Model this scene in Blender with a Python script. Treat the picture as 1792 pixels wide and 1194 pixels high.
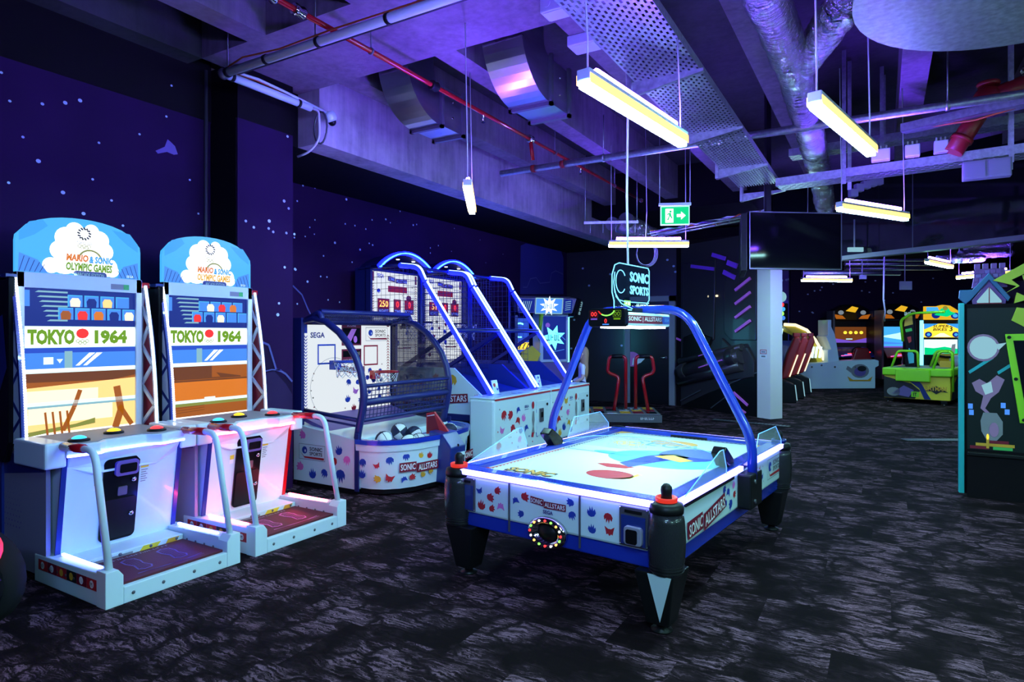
import bpy, bmesh, math, random
from mathutils import Vector, Matrix
for o in list(bpy.data.objects): bpy.data.objects.remove(o)
S = bpy.context.scene
COL = S.collection
PI = math.pi
# ---------------------------------------------------------------- camera, world, exposure
YAW = math.atan(649/1100.)
RX, RY = math.cos(YAW), math.sin(YAW)          # camera right in plan; forward is (-RY, RX)
cam = bpy.data.cameras.new('camera'); co = bpy.data.objects.new('camera', cam); COL.objects.link(co)
co.location = (0, 0, 1.57); co.rotation_euler = (PI/2, 0, YAW)
cam.sensor_width = 36; cam.lens = 36*1100/1792.
cam.shift_y = (585-597)/1792.
cam.clip_start = .05; cam.clip_end = 100
S.camera = co
w = bpy.data.worlds.new('world'); S.world = w; w.use_nodes = True
w.node_tree.nodes['Background'].inputs[0].default_value = (.012, .01, .03, 1)
w.node_tree.nodes['Background'].inputs[1].default_value = 1
S.view_settings.view_transform = 'Standard'; S.view_settings.look = 'None'
S.view_settings.exposure = 0.05; S.view_settings.gamma = 1; S.view_settings.use_curve_mapping = False
cy = S.cycles
cy.max_bounces = 5; cy.diffuse_bounces = 3; cy.glossy_bounces = 3; cy.transmission_bounces = 3; cy.transparent_max_bounces = 10
cy.caustics_reflective = False; cy.caustics_refractive = False; cy.sample_clamp_indirect = 4; cy.use_denoising = True; cy.use_adaptive_sampling = True; cy.adaptive_threshold = .035
def cw(lat, d): return (lat*RX-d*RY, lat*RY+d*RX)   # plan position from sideways and forward distance

# ---------------------------------------------------------------- materials
M = {}
def nodes(name):
    m = bpy.data.materials.new(name); m.use_nodes = True; M[name] = m
    nt = m.node_tree; return m, nt, nt.nodes['Principled BSDF']
def mat(name, c, rough=.45, metal=0, emit=None, es=0, alpha=None, trans=0, spec=.5, var=.04, scale=18, bump=0, coat=0):
    m, nt, b = nodes(name)
    b.inputs['Base Color'].default_value = (*c, 1); b.inputs['Roughness'].default_value = rough
    b.inputs['Metallic'].default_value = metal; b.inputs['Specular IOR Level'].default_value = spec
    b.inputs['Coat Weight'].default_value = coat
    if trans: b.inputs['Transmission Weight'].default_value = trans
    if alpha is not None: b.inputs['Alpha'].default_value = alpha
    if emit:
        b.inputs['Emission Color'].default_value = (*emit, 1); b.inputs['Emission Strength'].default_value = es
    elif var:
        tc = nt.nodes.new('ShaderNodeTexCoord'); n = nt.nodes.new('ShaderNodeTexNoise'); n.inputs['Scale'].default_value = scale
        nt.links.new(tc.outputs['Object'], n.inputs['Vector'])
        r = nt.nodes.new('ShaderNodeMapRange'); r.inputs[3].default_value = max(.02, rough-var); r.inputs[4].default_value = min(1, rough+var)
        nt.links.new(n.outputs[0], r.inputs[0]); nt.links.new(r.outputs[0], b.inputs['Roughness'])
        if bump:
            bp = nt.nodes.new('ShaderNodeBump'); bp.inputs['Strength'].default_value = bump; bp.inputs['Distance'].default_value = .01
            nt.links.new(n.outputs[0], bp.inputs['Height']); nt.links.new(bp.outputs[0], b.inputs['Normal'])
    return m
def ramp(nt, stops):
    r = nt.nodes.new('ShaderNodeValToRGB'); e = r.color_ramp.elements
    while len(e) < len(stops): e.new(.5)
    for k, (p, c) in enumerate(stops): e[k].position = p; e[k].color = (*c, 1)
    return r
def mapped(nt, scale=(1, 1, 1), rot=(0, 0, 0), kind='Object'):
    tc = nt.nodes.new('ShaderNodeTexCoord'); mp = nt.nodes.new('ShaderNodeMapping')
    mp.inputs['Scale'].default_value = scale; mp.inputs['Rotation'].default_value = rot
    nt.links.new(tc.outputs[kind], mp.inputs['Vector']); return mp.outputs[0]
def noise(nt, vec, scale, detail=3, rough=.55):
    n = nt.nodes.new('ShaderNodeTexNoise'); n.inputs['Scale'].default_value = scale; n.inputs['Detail'].default_value = detail
    n.inputs['Roughness'].default_value = rough; nt.links.new(vec, n.inputs['Vector']); return n.outputs[0]
def math_(nt, op, a, b=None):
    n = nt.nodes.new('ShaderNodeMath'); n.operation = op
    for k, q in enumerate((a, b)):
        if q is None: continue
        if isinstance(q, (int, float)): n.inputs[k].default_value = q
        else: nt.links.new(q, n.inputs[k])
    return n.outputs[0]
def bumpto(nt, b, h, s=.3, d=.01):
    bp = nt.nodes.new('ShaderNodeBump'); bp.inputs['Strength'].default_value = s; bp.inputs['Distance'].default_value = d
    nt.links.new(h, bp.inputs['Height']); nt.links.new(bp.outputs[0], b.inputs['Normal'])

def carpet():
    m, nt, b = nodes('carpet'); L = nt.links.new
    tc = nt.nodes.new('ShaderNodeTexCoord')
    def vm(op, a, c):
        n = nt.nodes.new('ShaderNodeVectorMath'); n.operation = op
        for k, q in enumerate((a, c)):
            if q is None: continue
            if isinstance(q, tuple): n.inputs[k].default_value = q
            else: L(q, n.inputs[k])
        return n.outputs[0]
    P = tc.outputs['Object']
    sx = nt.nodes.new('ShaderNodeSeparateXYZ'); L(P, sx.inputs[0]); row = math_(nt, 'FLOOR', math_(nt, 'MULTIPLY', sx.outputs[1], 2.)); cx_ = nt.nodes.new('ShaderNodeCombineXYZ'); L(math_(nt, 'FLOOR', math_(nt, 'ADD', sx.outputs[0], math_(nt, 'MULTIPLY', row, .37))), cx_.inputs[0]); L(row, cx_.inputs[1])
    ident = cx_.outputs[0]          # carpet planks of 1 m by 0.5 m, each with its own cut of the pattern
    wn = nt.nodes.new('ShaderNodeTexWhiteNoise'); L(ident, wn.inputs['Vector'])
    P2 = vm('ADD', P, vm('MULTIPLY', wn.outputs['Color'], (7., 9., 0.)))
    nz = nt.nodes.new('ShaderNodeTexNoise'); nz.inputs['Scale'].default_value = 4.5; nz.inputs['Detail'].default_value = 5; nz.inputs['Roughness'].default_value = .65; L(P2, nz.inputs['Vector'])
    W_ = vm('ADD', P2, vm('MULTIPLY', nz.outputs['Color'], (.30, .16, 0.)))
    vo = nt.nodes.new('ShaderNodeTexVoronoi'); vo.feature = 'DISTANCE_TO_EDGE'; vo.inputs['Scale'].default_value = 1; L(vm('MULTIPLY', W_, (2.6, 5.2, 1.)), vo.inputs['Vector'])
    crack = ramp(nt, [(.005, (.22,)*3), (.075, (1, 1, 1))]); L(vo.outputs['Distance'], crack.inputs[0])
    streak = noise(nt, vm('MULTIPLY', W_, (6., 75., 1.)), 1., 5, .7); st = ramp(nt, [(.38, (.03,)*3), (.60, (1,)*3)]); L(streak, st.inputs[0])
    big = noise(nt, P2, 2.4, 4, .6); bg = ramp(nt, [(.40, (.06,)*3), (.56, (1,)*3)]); L(big, bg.inputs[0])
    h = math_(nt, 'MULTIPLY', math_(nt, 'MULTIPLY', crack.outputs[0], st.outputs[0]), bg.outputs[0])
    c = ramp(nt, [(0, (.005, .002, .003)), (.4, (.020, .0095, .014)), (1, (.215, .108, .158))]); L(h, c.inputs[0])
    L(c.outputs[0], b.inputs['Base Color']); b.inputs['Roughness'].default_value = .95; b.inputs['Specular IOR Level'].default_value = .08
    bumpto(nt, b, h, .3, .006)
carpet()
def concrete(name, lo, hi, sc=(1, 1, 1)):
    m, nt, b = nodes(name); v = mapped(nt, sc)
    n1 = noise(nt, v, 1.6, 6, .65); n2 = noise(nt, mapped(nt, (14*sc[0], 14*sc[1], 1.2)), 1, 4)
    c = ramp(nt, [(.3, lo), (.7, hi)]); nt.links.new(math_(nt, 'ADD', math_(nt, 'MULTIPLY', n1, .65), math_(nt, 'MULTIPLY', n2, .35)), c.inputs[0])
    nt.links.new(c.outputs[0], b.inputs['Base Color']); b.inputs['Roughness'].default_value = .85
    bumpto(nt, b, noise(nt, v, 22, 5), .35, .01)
concrete('concrete', (.12, .09, .12), (.33, .25, .32)); concrete('concrete_lit', (.24, .20, .24), (.66, .55, .64))  # beam copy is paler: stronger light on its face put into the colour
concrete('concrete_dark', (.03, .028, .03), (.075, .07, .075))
def mural():
    m, nt, b = nodes('mural'); v = mapped(nt)
    n = noise(nt, v, .7, 3)
    c = ramp(nt, [(.3, (.020, .007, .036)), (.7, (.034, .010, .060))]); nt.links.new(n, c.inputs[0])
    nt.links.new(c.outputs[0], b.inputs['Base Color']); b.inputs['Roughness'].default_value = .75; b.inputs['Specular IOR Level'].default_value = .06
mural()
def galv(name, c1, c2, rough, sc):
    m, nt, b = nodes(name); v = mapped(nt, sc)
    n = noise(nt, v, 9, 4); c = ramp(nt, [(.3, c1), (.7, c2)]); nt.links.new(n, c.inputs[0]); nt.links.new(c.outputs[0], b.inputs['Base Color'])
    b.inputs['Metallic'].default_value = 1; r = nt.nodes.new('ShaderNodeMapRange'); r.inputs[3].default_value = rough-.1; r.inputs[4].default_value = rough+.15
    nt.links.new(n, r.inputs[0]); nt.links.new(r.outputs[0], b.inputs['Roughness'])
    bumpto(nt, b, noise(nt, v, 3, 2), .15, .02)
galv('galvanised', (.42, .43, .45), (.55, .57, .6), .30, (.3, .3, 1.2)); galv('drum_steel', (.06, .06, .07), (.13, .13, .14), .42, (1, 1, 1))
galv('steel', (.45, .46, .5), (.68, .7, .74), .42, (3, 3, 3))
def foil():
    m, nt, b = nodes('foil'); v = mapped(nt)
    b.inputs['Metallic'].default_value = 1; b.inputs['Base Color'].default_value = (.72, .73, .76, 1); b.inputs['Roughness'].default_value = .2
    n = noise(nt, v, 13, 5, .7); n2 = noise(nt, mapped(nt, (2, 9, 2)), 4, 3)
    bumpto(nt, b, math_(nt, 'ADD', n, n2), 1, .05)
foil()
def carbon():
    m, nt, b = nodes('carbon'); tc = nt.nodes.new('ShaderNodeTexCoord'); ck = nt.nodes.new('ShaderNodeTexChecker'); ck.inputs['Scale'].default_value = 360
    nt.links.new(tc.outputs['Object'], ck.inputs['Vector']); ck.inputs['Color1'].default_value = (.008, .008, .01, 1); ck.inputs['Color2'].default_value = (.035, .035, .04, 1)
    nt.links.new(ck.outputs[0], b.inputs['Base Color']); b.inputs['Roughness'].default_value = .25; b.inputs['Coat Weight'].default_value = .25; b.inputs['Specular IOR Level'].default_value = .3
carbon()
mat('black_paint', (.008, .006, .008), .85, spec=.1); mat('black_plastic', (.008, .008, .009), .4, spec=.22); mat('black_gloss', (.006, .006, .008), .16, var=.03, spec=.2)
mat('rubber', (.010, .010, .011), .85, scale=80, spec=.15)
mat('white_panel', (.70, .86, .88), .32, coat=.3); mat('white_metal', (.66, .80, .83), .35); mat('white_print', (.9, .9, .9), .5)
mat('navy', (.012, .03, .20), .3, coat=.4); mat('navy_tube', (.010, .015, .12), .45); mat('royal', (.01, .035, .42), .25, coat=.5)
mat('p_blue', (.014, .05, .38), .45); mat('p_red', (.52, .02, .03), .45); mat('p_gold', (.72, .38, .03), .45); mat('p_pink', (.75, .18, .55), .45)
mat('p_maroon', (.22, .006, .025), .45); mat('p_black', (.012, .012, .015), .5); mat('p_green', (.06, .5, .1), .5); mat('p_cyan', (.1, .55, .75), .5)
mat('p_yellow', (.85, .65, .04), .45); mat('p_sky', (.12, .42, .8), .45); mat('p_grey', (.25, .25, .27), .5); mat('p_violet', (.16, .10, .36), .5)
mat('star_print', (.55, .68, .85), .5); mat('line_print', (.12, .12, .34), .6, spec=.1); mat('rock_print', (.016, .006, .030), .7, spec=.1); mat('rock_pale', (.035, .018, .07), .7, spec=.1); mat('planet_print', (.05, .04, .24), .6, spec=.1)  # second rock tone is a paler printed area
mat('planet_pale', (.16, .08, .36), .5); mat('planet_blue', (.22, .20, .80), .6)
mat('red_gloss', (.45, .006, .012), .2, coat=.6); mat('red_paint', (.30, .012, .015), .4); mat('red_seat', (.33, .01, .015), .4)
mat('lime', (.30, .72, .02), .35, coat=.3); mat('teal', (.02, .42, .45), .4); mat('orange_cable', (.6, .13, .03), .5); mat('white_cable', (.75, .76, .8), .45)
mat('grey_metal', (.16, .16, .18), .4, .6); mat('chrome', (.7, .7, .74), .12, 1, var=.04); mat('gold', (.8, .5, .08), .3, .7)
mat('mat_red', (.10, .006, .012), .6, scale=90, bump=.1); mat('skin', (.62, .36, .27), .5); mat('hair', (.40, .24, .13), .55, scale=60); mat('shirt', (.62, .6, .72), .8)
mat('jeans', (.05, .06, .12), .85); mat('ball_white', (.8, .8, .8), .6, scale=120, bump=.2); mat('ball_navy', (.012, .016, .06), .6, scale=120, bump=.2)
mat('ball_orange', (.55, .14, .03), .6, scale=120, bump=.2); mat('net_white', (.7, .7, .72), .7)
mat('acrylic', (.75, .95, 1.), .03, alpha=.16, var=.01); mat('acrylic_dark', (.015, .03, .07), .05, alpha=.10, var=.01); mat('tv_black', (.003, .003, .004), .08, spec=.12, var=.02); mat('field_red', (.42, .008, .008), .6); mat('acrylic_edge', (.25, .6, 1.), .1, emit=(.08, .22, 1.), es=1.2)
mat('smoked', (.03, .025, .06), .05, alpha=.55, var=.02); mat('glass_dark', (.008, .008, .014), .06, spec=.8, var=.02)
mat('black_plum', (.030, .016, .040), .8, spec=.1); mat('lilac_panel', (.30, .28, .38), .45); mat('mural_dark', (.040, .032, .036), .3, coat=.2); mat('mural_black', (.006, .006, .007), .3)
mat('brick_violet', (.14, .05, .24), .5); mat('house_blue', (.02, .11, .25), .4); mat('olive', (.42, .55, .02), .4)
mat('neon_pink', (.95, .2, .8), .4); mat('neon_violet', (.35, .08, .85), .4)
mat('chevron_red', (.7, .06, .04), .5); mat('column_white', (.88, .80, .76), .55, bump=.1, scale=8); mat('grey_floor', (.06, .055, .06), .6)
def E(name, c, s):
    mat(name, (.004, .004, .004), .4, emit=c, es=s, spec=.25)
    if name not in LIT: M[name].cycles.emission_sampling = 'NONE'
LIT = {'lamp_warm', 'lamp_violet', 'led_white', 'led_lav', 'led_pink', 'led_core', 'led_blue', 'led_arch', 'canopy', 's_board', 's_cream', 's_cloud', 'led_cyan', 's_exit', 's_sky', 's_pale', 's_white'}
E('lamp_warm', (.42, 1., .97), 155); E('lamp_halo', (1., .55, .12), 3.2); E('lamp_violet', (.14, .045, 1.), 480)
E('led_white', (.20, .17, 1.), 9); E('led_lav', (.04, .05, 1.), 55); E('led_pink', (1., .06, .14), 45); E('led_core', (.22, .42, 1.), 8); E('led_blue', (.002, .004, 1.), 15)
E('led_arch', (.03, .18, 1.), 12); E('led_dot', (.75, .8, 1.), 7); E('led_cyan', (.12, .7, 1.), 4); E('led_neon', (.16, .62, 1.), 2.2); E('led_teal', (.1, .8, .9), 3)
E('s_white', (.95, 1., 1.), 1.5); E('s_board', (.88, .95, 1.), .85); E('s_sky', (.04, .33, .85), 1.1); E('s_skyblue', (.06, .42, .9), 1.1); E('s_cloud', (.70, .98, 1.), 1.3)
E('s_blue', (.02, .07, .55), 1.1); E('s_mid', (.06, .25, .85), 1.1); E('s_navy', (.006, .018, .25), 1.0); E('s_steel', (.25, .5, .6), 1.0); E('s_green', (.16, .35, .0), 1.0); E('s_red', (1., .03, .02), 1.0)
E('s_orange', (.75, .20, .01), 1.0); E('s_brown', (.38, .10, .006), 1.0); E('s_umber', (.16, .045, .008), 1.0); E('s_cream', (1., .62, .22), 1.3); E('s_pale', (1., .86, .56), 1.4); E('s_cyanw', (.5, .95, 1.), 1.2)
E('s_olive', (.25, .28, .05), 1.0); E('s_black', (.004, .004, .006), 1.0); E('s_dred', (.20, .004, .02), 1.0); E('s_digit', (1., .03, .03), 2.5); E('s_digit_y', (1., .5, .1), 2.5); E('s_lime', (.25, 1., .1), 2.0)
E('s_yellow', (1., .72, .05), 1.3); E('s_violet', (.18, .08, .6), 1.0); E('s_pink', (1., .15, .6), 1.0); E('s_exit', (.0, .45, .16), 1.6); E('s_gold', (.8, .45, .02), 1.0); E('s_grey', (.18, .22, .26), 1.0)
E('btn_blue', (.03, .4, 1.), 2.5); E('btn_yellow', (1., .6, .02), 2.2); E('btn_red', (1., .04, .05), 2.2); E('canopy', (.80, 1., .98), 32); E('tail_red', (1., .02, .05), 1.8); E('tail_blue', (.1, .25, 1.), 5)
E('ring_red', (1., .05, .03), .7); E('s_glow', (.25, .25, .55), .5); E('s_dkteal', (.002, .010, .012), .6)

# ---------------------------------------------------------------- geometry helpers
class G:
    def __init__(s): s.v = []; s.f = []; s.m = []; s.s = []
    def add(s, vs, fs, m=0, sm=False):
        b = len(s.v); s.v += [tuple(q) for q in vs]
        for f in fs: s.f.append([b+i for i in f]); s.m.append(m); s.s.append(sm)
        return s
    def box(s, x0, x1, y0, y1, z0, z1, m=0):
        v = [(x, y, z) for z in (z0, z1) for y in (y0, y1) for x in (x0, x1)]
        return s.add(v, [(0, 2, 3, 1), (4, 5, 7, 6), (0, 1, 5, 4), (2, 6, 7, 3), (0, 4, 6, 2), (1, 3, 7, 5)], m)
    def bar(s, p, q, wd, h, up=(0, 0, 1), m=0):
        p = Vector(p); q = Vector(q); d = (q-p).normalized(); sx = d.cross(Vector(up))
        if sx.length < 1e-4: sx = d.cross(Vector((1, 0, 0)))
        sx.normalize(); u = sx.cross(d)
        v = [e+sx*a*wd/2+u*b*h/2 for e in (p, q) for b in (-1, 1) for a in (-1, 1)]
        return s.add(v, [(0, 1, 3, 2), (4, 6, 7, 5), (0, 4, 5, 1), (2, 3, 7, 6), (0, 2, 6, 4), (1, 5, 7, 3)], m)
    def prism(s, pts, vec, m=0, side=None, sm=False):
        n = len(pts); vec = Vector(vec); a = [Vector(p) for p in pts]; b = [p+vec for p in a]
        s.add(a+b, [list(range(n))[::-1], list(range(n, 2*n))], m)
        k = len(s.v)-2*n
        for i in range(n):
            j = (i+1) % n; s.f.append([k+i, k+j, k+n+j, k+n+i]); s.m.append(m if side is None else side); s.s.append(sm)
        return s
    def poly(s, pts, m=0): return s.add(pts, [list(range(len(pts)))], m)
    def tube(s, path, r, n=8, m=0, closed=False, caps=True):
        P = [Vector(p) for p in path]; k = len(P); rs = r if isinstance(r, (list, tuple)) else [r]*k
        T = []
        for i in range(k):
            a = P[(i-1) % k] if (closed or i > 0) else P[i]; b = P[(i+1) % k] if (closed or i < k-1) else P[i]
            T.append((b-a).normalized())
        ref = Vector((0, 0, 1)) if abs(T[0].z) < .9 else Vector((1, 0, 0))
        N = T[0].cross(ref).normalized(); vs = []
        for i in range(k):
            if i:
                ax = T[i-1].cross(T[i])
                if ax.length > 1e-6: N = Matrix.Rotation(T[i-1].angle(T[i]), 3, ax.normalized()) @ N
            B = T[i].cross(N)
            for j in range(n): a = 2*PI*j/n; vs.append(P[i]+(N*math.cos(a)+B*math.sin(a))*rs[i])
        fs = []
        for i in range(k if closed else k-1):
            i2 = (i+1) % k
            for j in range(n): j2 = (j+1) % n; fs.append((i*n+j, i*n+j2, i2*n+j2, i2*n+j))
        b = len(s.v); s.add(vs, fs, m, True)
        if caps and not closed:
            s.f.append([b+j for j in range(n)][::-1]); s.m.append(m); s.s.append(False)
            s.f.append([b+(k-1)*n+j for j in range(n)]); s.m.append(m); s.s.append(False)
        return s
    def lathe(s, prof, c=(0, 0, 0), n=16, m=0, axis=(0, 0, 1), sm=True, sx=1, sy=1):
        q = Vector((0, 0, 1)).rotation_difference(Vector(axis)); c = Vector(c); vs = []
        for r, h in prof:
            for j in range(n): a = 2*PI*j/n; vs.append(c+q @ Vector((r*sx*math.cos(a), r*sy*math.sin(a), h)))
        k = len(prof); fs = [(i*n+j, i*n+(j+1) % n, (i+1)*n+(j+1) % n, (i+1)*n+j) for i in range(k-1) for j in range(n)]
        b = len(s.v); s.add(vs, fs, m, sm)
        if prof[0][0] > 1e-5: s.f.append([b+j for j in range(n)][::-1]); s.m.append(m); s.s.append(False)
        if prof[-1][0] > 1e-5: s.f.append([b+(k-1)*n+j for j in range(n)]); s.m.append(m); s.s.append(False)
        return s
    def ball(s, c, r, n=14, m=0, sx=1, sy=1, sz=1):
        return s.lathe([(max(1e-6, r*math.sin(PI*i/(n//2+1))), -r*sz*math.cos(PI*i/(n//2+1))) for i in range(n//2+2)], c, n, m, sx=sx, sy=sy)
    def build(s, name, mats, parent=None, bevel=0, loc=None, rz=0):
        me = bpy.data.meshes.new(name); me.from_pydata(s.v, [], s.f); ms = mats if isinstance(mats, (list, tuple)) else [mats]
        for q in ms: me.materials.append(M[q])
        me.polygons.foreach_set('material_index', s.m); me.polygons.foreach_set('use_smooth', s.s)
        bm = bmesh.new(); bm.from_mesh(me); bmesh.ops.recalc_face_normals(bm, faces=bm.faces); bm.to_mesh(me); bm.free(); me.update()
        o = bpy.data.objects.new(name, me); COL.objects.link(o)
        if parent: o.parent = parent
        if loc: o.location = loc
        o.rotation_euler.z = rz
        if bevel:
            md = o.modifiers.new('bevel', 'BEVEL'); md.width = bevel; md.segments = 2; md.limit_method = 'ANGLE'; md.angle_limit = math.radians(40)
        return o
class Pan:                                   # a flat drawing board: (s, t) in metres on a plane, raised by k steps
    def __init__(s, o, r, u, step=.0015):
        s.o = Vector(o); s.r = Vector(r).normalized(); s.u = Vector(u).normalized(); s.n = s.r.cross(s.u); s.st = step
    def p(s, a, b, k=1): return s.o+s.r*a+s.u*b+s.n*(k*s.st)
    def poly(s, g, pts, m=0, k=1): g.poly([s.p(a, b, k) for a, b in pts], m)
    def rect(s, g, a0, a1, b0, b1, m=0, k=1): s.poly(g, [(a0, b0), (a1, b0), (a1, b1), (a0, b1)], m, k)
    def disc(s, g, a, b, ra, rb=None, m=0, k=1, n=14):
        rb = rb or ra; s.poly(g, [(a+ra*math.cos(2*PI*i/n), b+rb*math.sin(2*PI*i/n)) for i in range(n)], m, k)
    def ring(s, g, a, b, r, wd, m=0, k=1, n=24, dash=0, ry=None, a0=0, a1=2*PI):
        ry = ry or r
        for i in range(n):
            if dash and i % 2: continue
            t0, t1 = a0+(a1-a0)*i/n, a0+(a1-a0)*(i+1)/n
            s.poly(g, [(a+(r-wd)*math.cos(t0), b+(ry-wd)*math.sin(t0)), (a+r*math.cos(t0), b+ry*math.sin(t0)), (a+r*math.cos(t1), b+ry*math.sin(t1)), (a+(r-wd)*math.cos(t1), b+(ry-wd)*math.sin(t1))], m, k)
    def star(s, g, a, b, r, m=0, k=1, n=5, q=.42, rot=0):
        s.poly(g, [(a+(r if i % 2 == 0 else r*q)*math.sin(PI*i/n+rot), b+(r if i % 2 == 0 else r*q)*math.cos(PI*i/n+rot)) for i in range(2*n)], m, k)
    def line(s, g, pts, wd, m=0, k=1):
        for (a0, b0), (a1, b1) in zip(pts, pts[1:]):
            L = math.hypot(a1-a0, b1-b0) or 1; x, y = -(b1-b0)/L*wd/2, (a1-a0)/L*wd/2
            s.poly(g, [(a0-x, b0-y), (a1-x, b1-y), (a1+x, b1+y), (a0+x, b0+y)], m, k)
    def frame(s, g, a0, a1, b0, b1, wd, m=0, k=1):
        s.rect(g, a0, a1, b0, b0+wd, m, k); s.rect(g, a0, a1, b1-wd, b1, m, k); s.rect(g, a0, a0+wd, b0+wd, b1-wd, m, k); s.rect(g, a1-wd, a1, b0+wd, b1-wd, m, k)
def rrect(x0, x1, y0, y1, r, n=4):
    o = []
    for cx, cy, a in ((x1-r, y0+r, -90), (x1-r, y1-r, 0), (x0+r, y1-r, 90), (x0+r, y0+r, 180)):
        for i in range(n+1): t = math.radians(a+90*i/n); o.append((cx+r*math.cos(t), cy+r*math.sin(t)))
    return o
def text(name, body, pan, a, b, h, m, parent, k=2, width=None, bold=.0, outline=0, align='CENTER', shear=0, rot=0):
    cu = bpy.data.curves.new('lettering', 'FONT'); cu.body = body; cu.size = 1; cu.resolution_u = 2; cu.align_x = align; cu.align_y = 'CENTER'; cu.shear = shear
    cu.offset = bold
    if outline: cu.fill_mode = 'NONE'; cu.bevel_depth = outline/h; cu.bevel_resolution = 0
    t = bpy.data.objects.new('lettering', cu); COL.objects.link(t)
    me = bpy.data.meshes.new_from_object(t.evaluated_get(bpy.context.evaluated_depsgraph_get()))
    bpy.data.objects.remove(t); bpy.data.curves.remove(cu)
    xs = [v.co.x for v in me.vertices]; ys = [v.co.y for v in me.vertices]
    sy = h/(max(ys)-min(ys)); sx = sy if width is None else width/(max(xs)-min(xs)); cy = (max(ys)+min(ys))/2
    cx = (max(xs)+min(xs))/2 if align == 'CENTER' else min(xs)
    ca, sa = math.cos(rot), math.sin(rot)
    for v in me.vertices:
        X = (v.co.x-cx)*sx; Y = (v.co.y-cy)*sy; dz = v.co.z*h
        v.co = pan.p(a+X*ca-Y*sa, b+X*sa+Y*ca, k)+pan.n*dz
    me.materials.clear(); me.materials.append(M[m])
    o = bpy.data.objects.new(name, me); COL.objects.link(o)
    if parent: o.parent = parent
    return o
def thing(name, label, cat, loc=(0, 0, 0), rz=0, group=None):
    o = bpy.data.objects.new(name, None); COL.objects.link(o); o.empty_display_size = .1
    o.location = loc; o.rotation_euler.z = rz; o['label'] = label; o['category'] = cat
    if group: o['group'] = group
    return o
def tag(o, label, cat, group=None):
    o['label'] = label; o['category'] = cat
    if group: o['group'] = group
    return o
def struct(o): o['kind'] = 'structure'; return o
def sthing(name, loc, rz=0):
    o = bpy.data.objects.new(name, None); COL.objects.link(o); o.empty_display_size = .1; o.location = loc; o.rotation_euler.z = rz; return struct(o)
def copy_tree(o, parent=None):
    c = o.copy(); COL.objects.link(c)
    if parent: c.parent = parent
    for ch in list(o.children): copy_tree(ch, c)
    return c
def bez(p0, p1, p2, n=6):
    p0, p1, p2 = Vector(p0), Vector(p1), Vector(p2)
    return [p0*(1-t)**2+p1*2*t*(1-t)+p2*t*t for t in [i/n for i in range(n+1)]]
def fillet(pts, r, n=5):
    P = [Vector(p) for p in pts]; o = [P[0]]
    for a, b, c in zip(P, P[1:], P[2:]):
        d1 = (a-b); d2 = (c-b); q = min(r, d1.length*.45, d2.length*.45)
        o += bez(b+d1.normalized()*q, b, b+d2.normalized()*q, n)
    return o+[P[-1]]
ART = ['p_blue', 'p_red', 'p_gold', 'p_pink', 'p_maroon', 'p_black', 'white_print', 'p_yellow']
def scribble(pan, name, a0, a1, b, h, m, parent, n=10, k=2, seed=1):
    """A line of lettering too small to read: short strokes."""
    rn = random.Random(seed); g = G(); st = (a1-a0)/n
    for i in range(n):
        if rn.random() < .12: continue
        x = a0+i*st; pan.rect(g, x, x+st*.22, b-h/2, b+h/2, 0, k); q = rn.choice([-.5, 0, .35]); pan.rect(g, x, x+st*.7, b+h*q, b+h*q+h*.15, 0, k+.5)
        if rn.random() < .6: pan.rect(g, x+st*.5, x+st*.72, b-h/2, b+h*rn.choice([0, .5]), 0, k)
    o = g.build(name, [m], parent); o['kind'] = 'stuff'; return o
def splats(pan, inside, a0, a1, b0, b1, seed, parent, size=.05, n=40, name='printed_pattern', avoid=()):
    """Scattered coloured splashes, crescents and little stars printed on a panel."""
    rnd = random.Random(seed); g = G(); got = []
    for tr in range(n*40):
        if len(got) >= n: break
        big = len(got) < n*.5; r = size*(rnd.uniform(.75, 1.1) if big else rnd.uniform(.2, .3))
        a, b = rnd.uniform(a0+r, a1-r), rnd.uniform(b0+r, b1-r)
        if not all(inside(a+r*x, b+r*y) for x, y in ((1, 0), (-1, 0), (0, 1), (0, -1))): continue
        if any(x0-r < a < x1+r and y0-r < b < y1+r for x0, x1, y0, y1 in avoid): continue
        if any(math.hypot(a-x, b-y) < (r+q)*1.05 for x, y, q in got): continue
        got.append((a, b, r))
        if big:
            c = rnd.choice([0, 0, 0, 1, 1, 2, 3]); ph = rnd.choice([0., .3, -.3, PI, PI+.3, PI-.3]); fl = rnd.choice([-1, 1]); sp_ = rnd.choice([0, 1, 2])
            if sp_ == 0: sh = [(-.62, -.1), (-.55, .35), (-.2, .62), (.2, .66), (.62, .85), (.55, .45), (.95, .35), (.6, .08), (.85, -.3), (.4, -.3), (.3, -.7), (-.05, -.45), (-.4, -.42)]
            elif sp_ == 1: sh = [(-.7, .1), (-.4, .6), (.1, .75), (.55, .6), (.8, .2), (.7, -.35), (.45, -.05), (.4, -.8), (.1, -.2), (-.05, -.85), (-.25, -.15), (-.5, -.5)]
            else: sh = [(-.8, .75), (-.25, .4), (.25, .4), (.8, .75), (.6, .05), (.5, -.45), (.25, -.3), (.0, -.6), (-.25, -.3), (-.5, -.45), (-.6, .05)]
            cs_, sn_ = math.cos(ph), math.sin(ph); pan.poly(g, [(a+r*1.1*fl*(x*cs_-y*sn_), b+r*1.1*(x*sn_+y*cs_)) for x, y in (sh if fl > 0 else sh[::-1])], c, 1)
        elif rnd.random() < .6: pan.star(g, a, b, r, rnd.choice([1, 4, 4, 5]), 1, rot=rnd.uniform(0, 1))
        else: pan.disc(g, a, b, r*.7, None, rnd.choice([5, 1, 0]), 1, 8)
    o = g.build(name, ART, parent); o['kind'] = 'stuff'; return o
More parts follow.
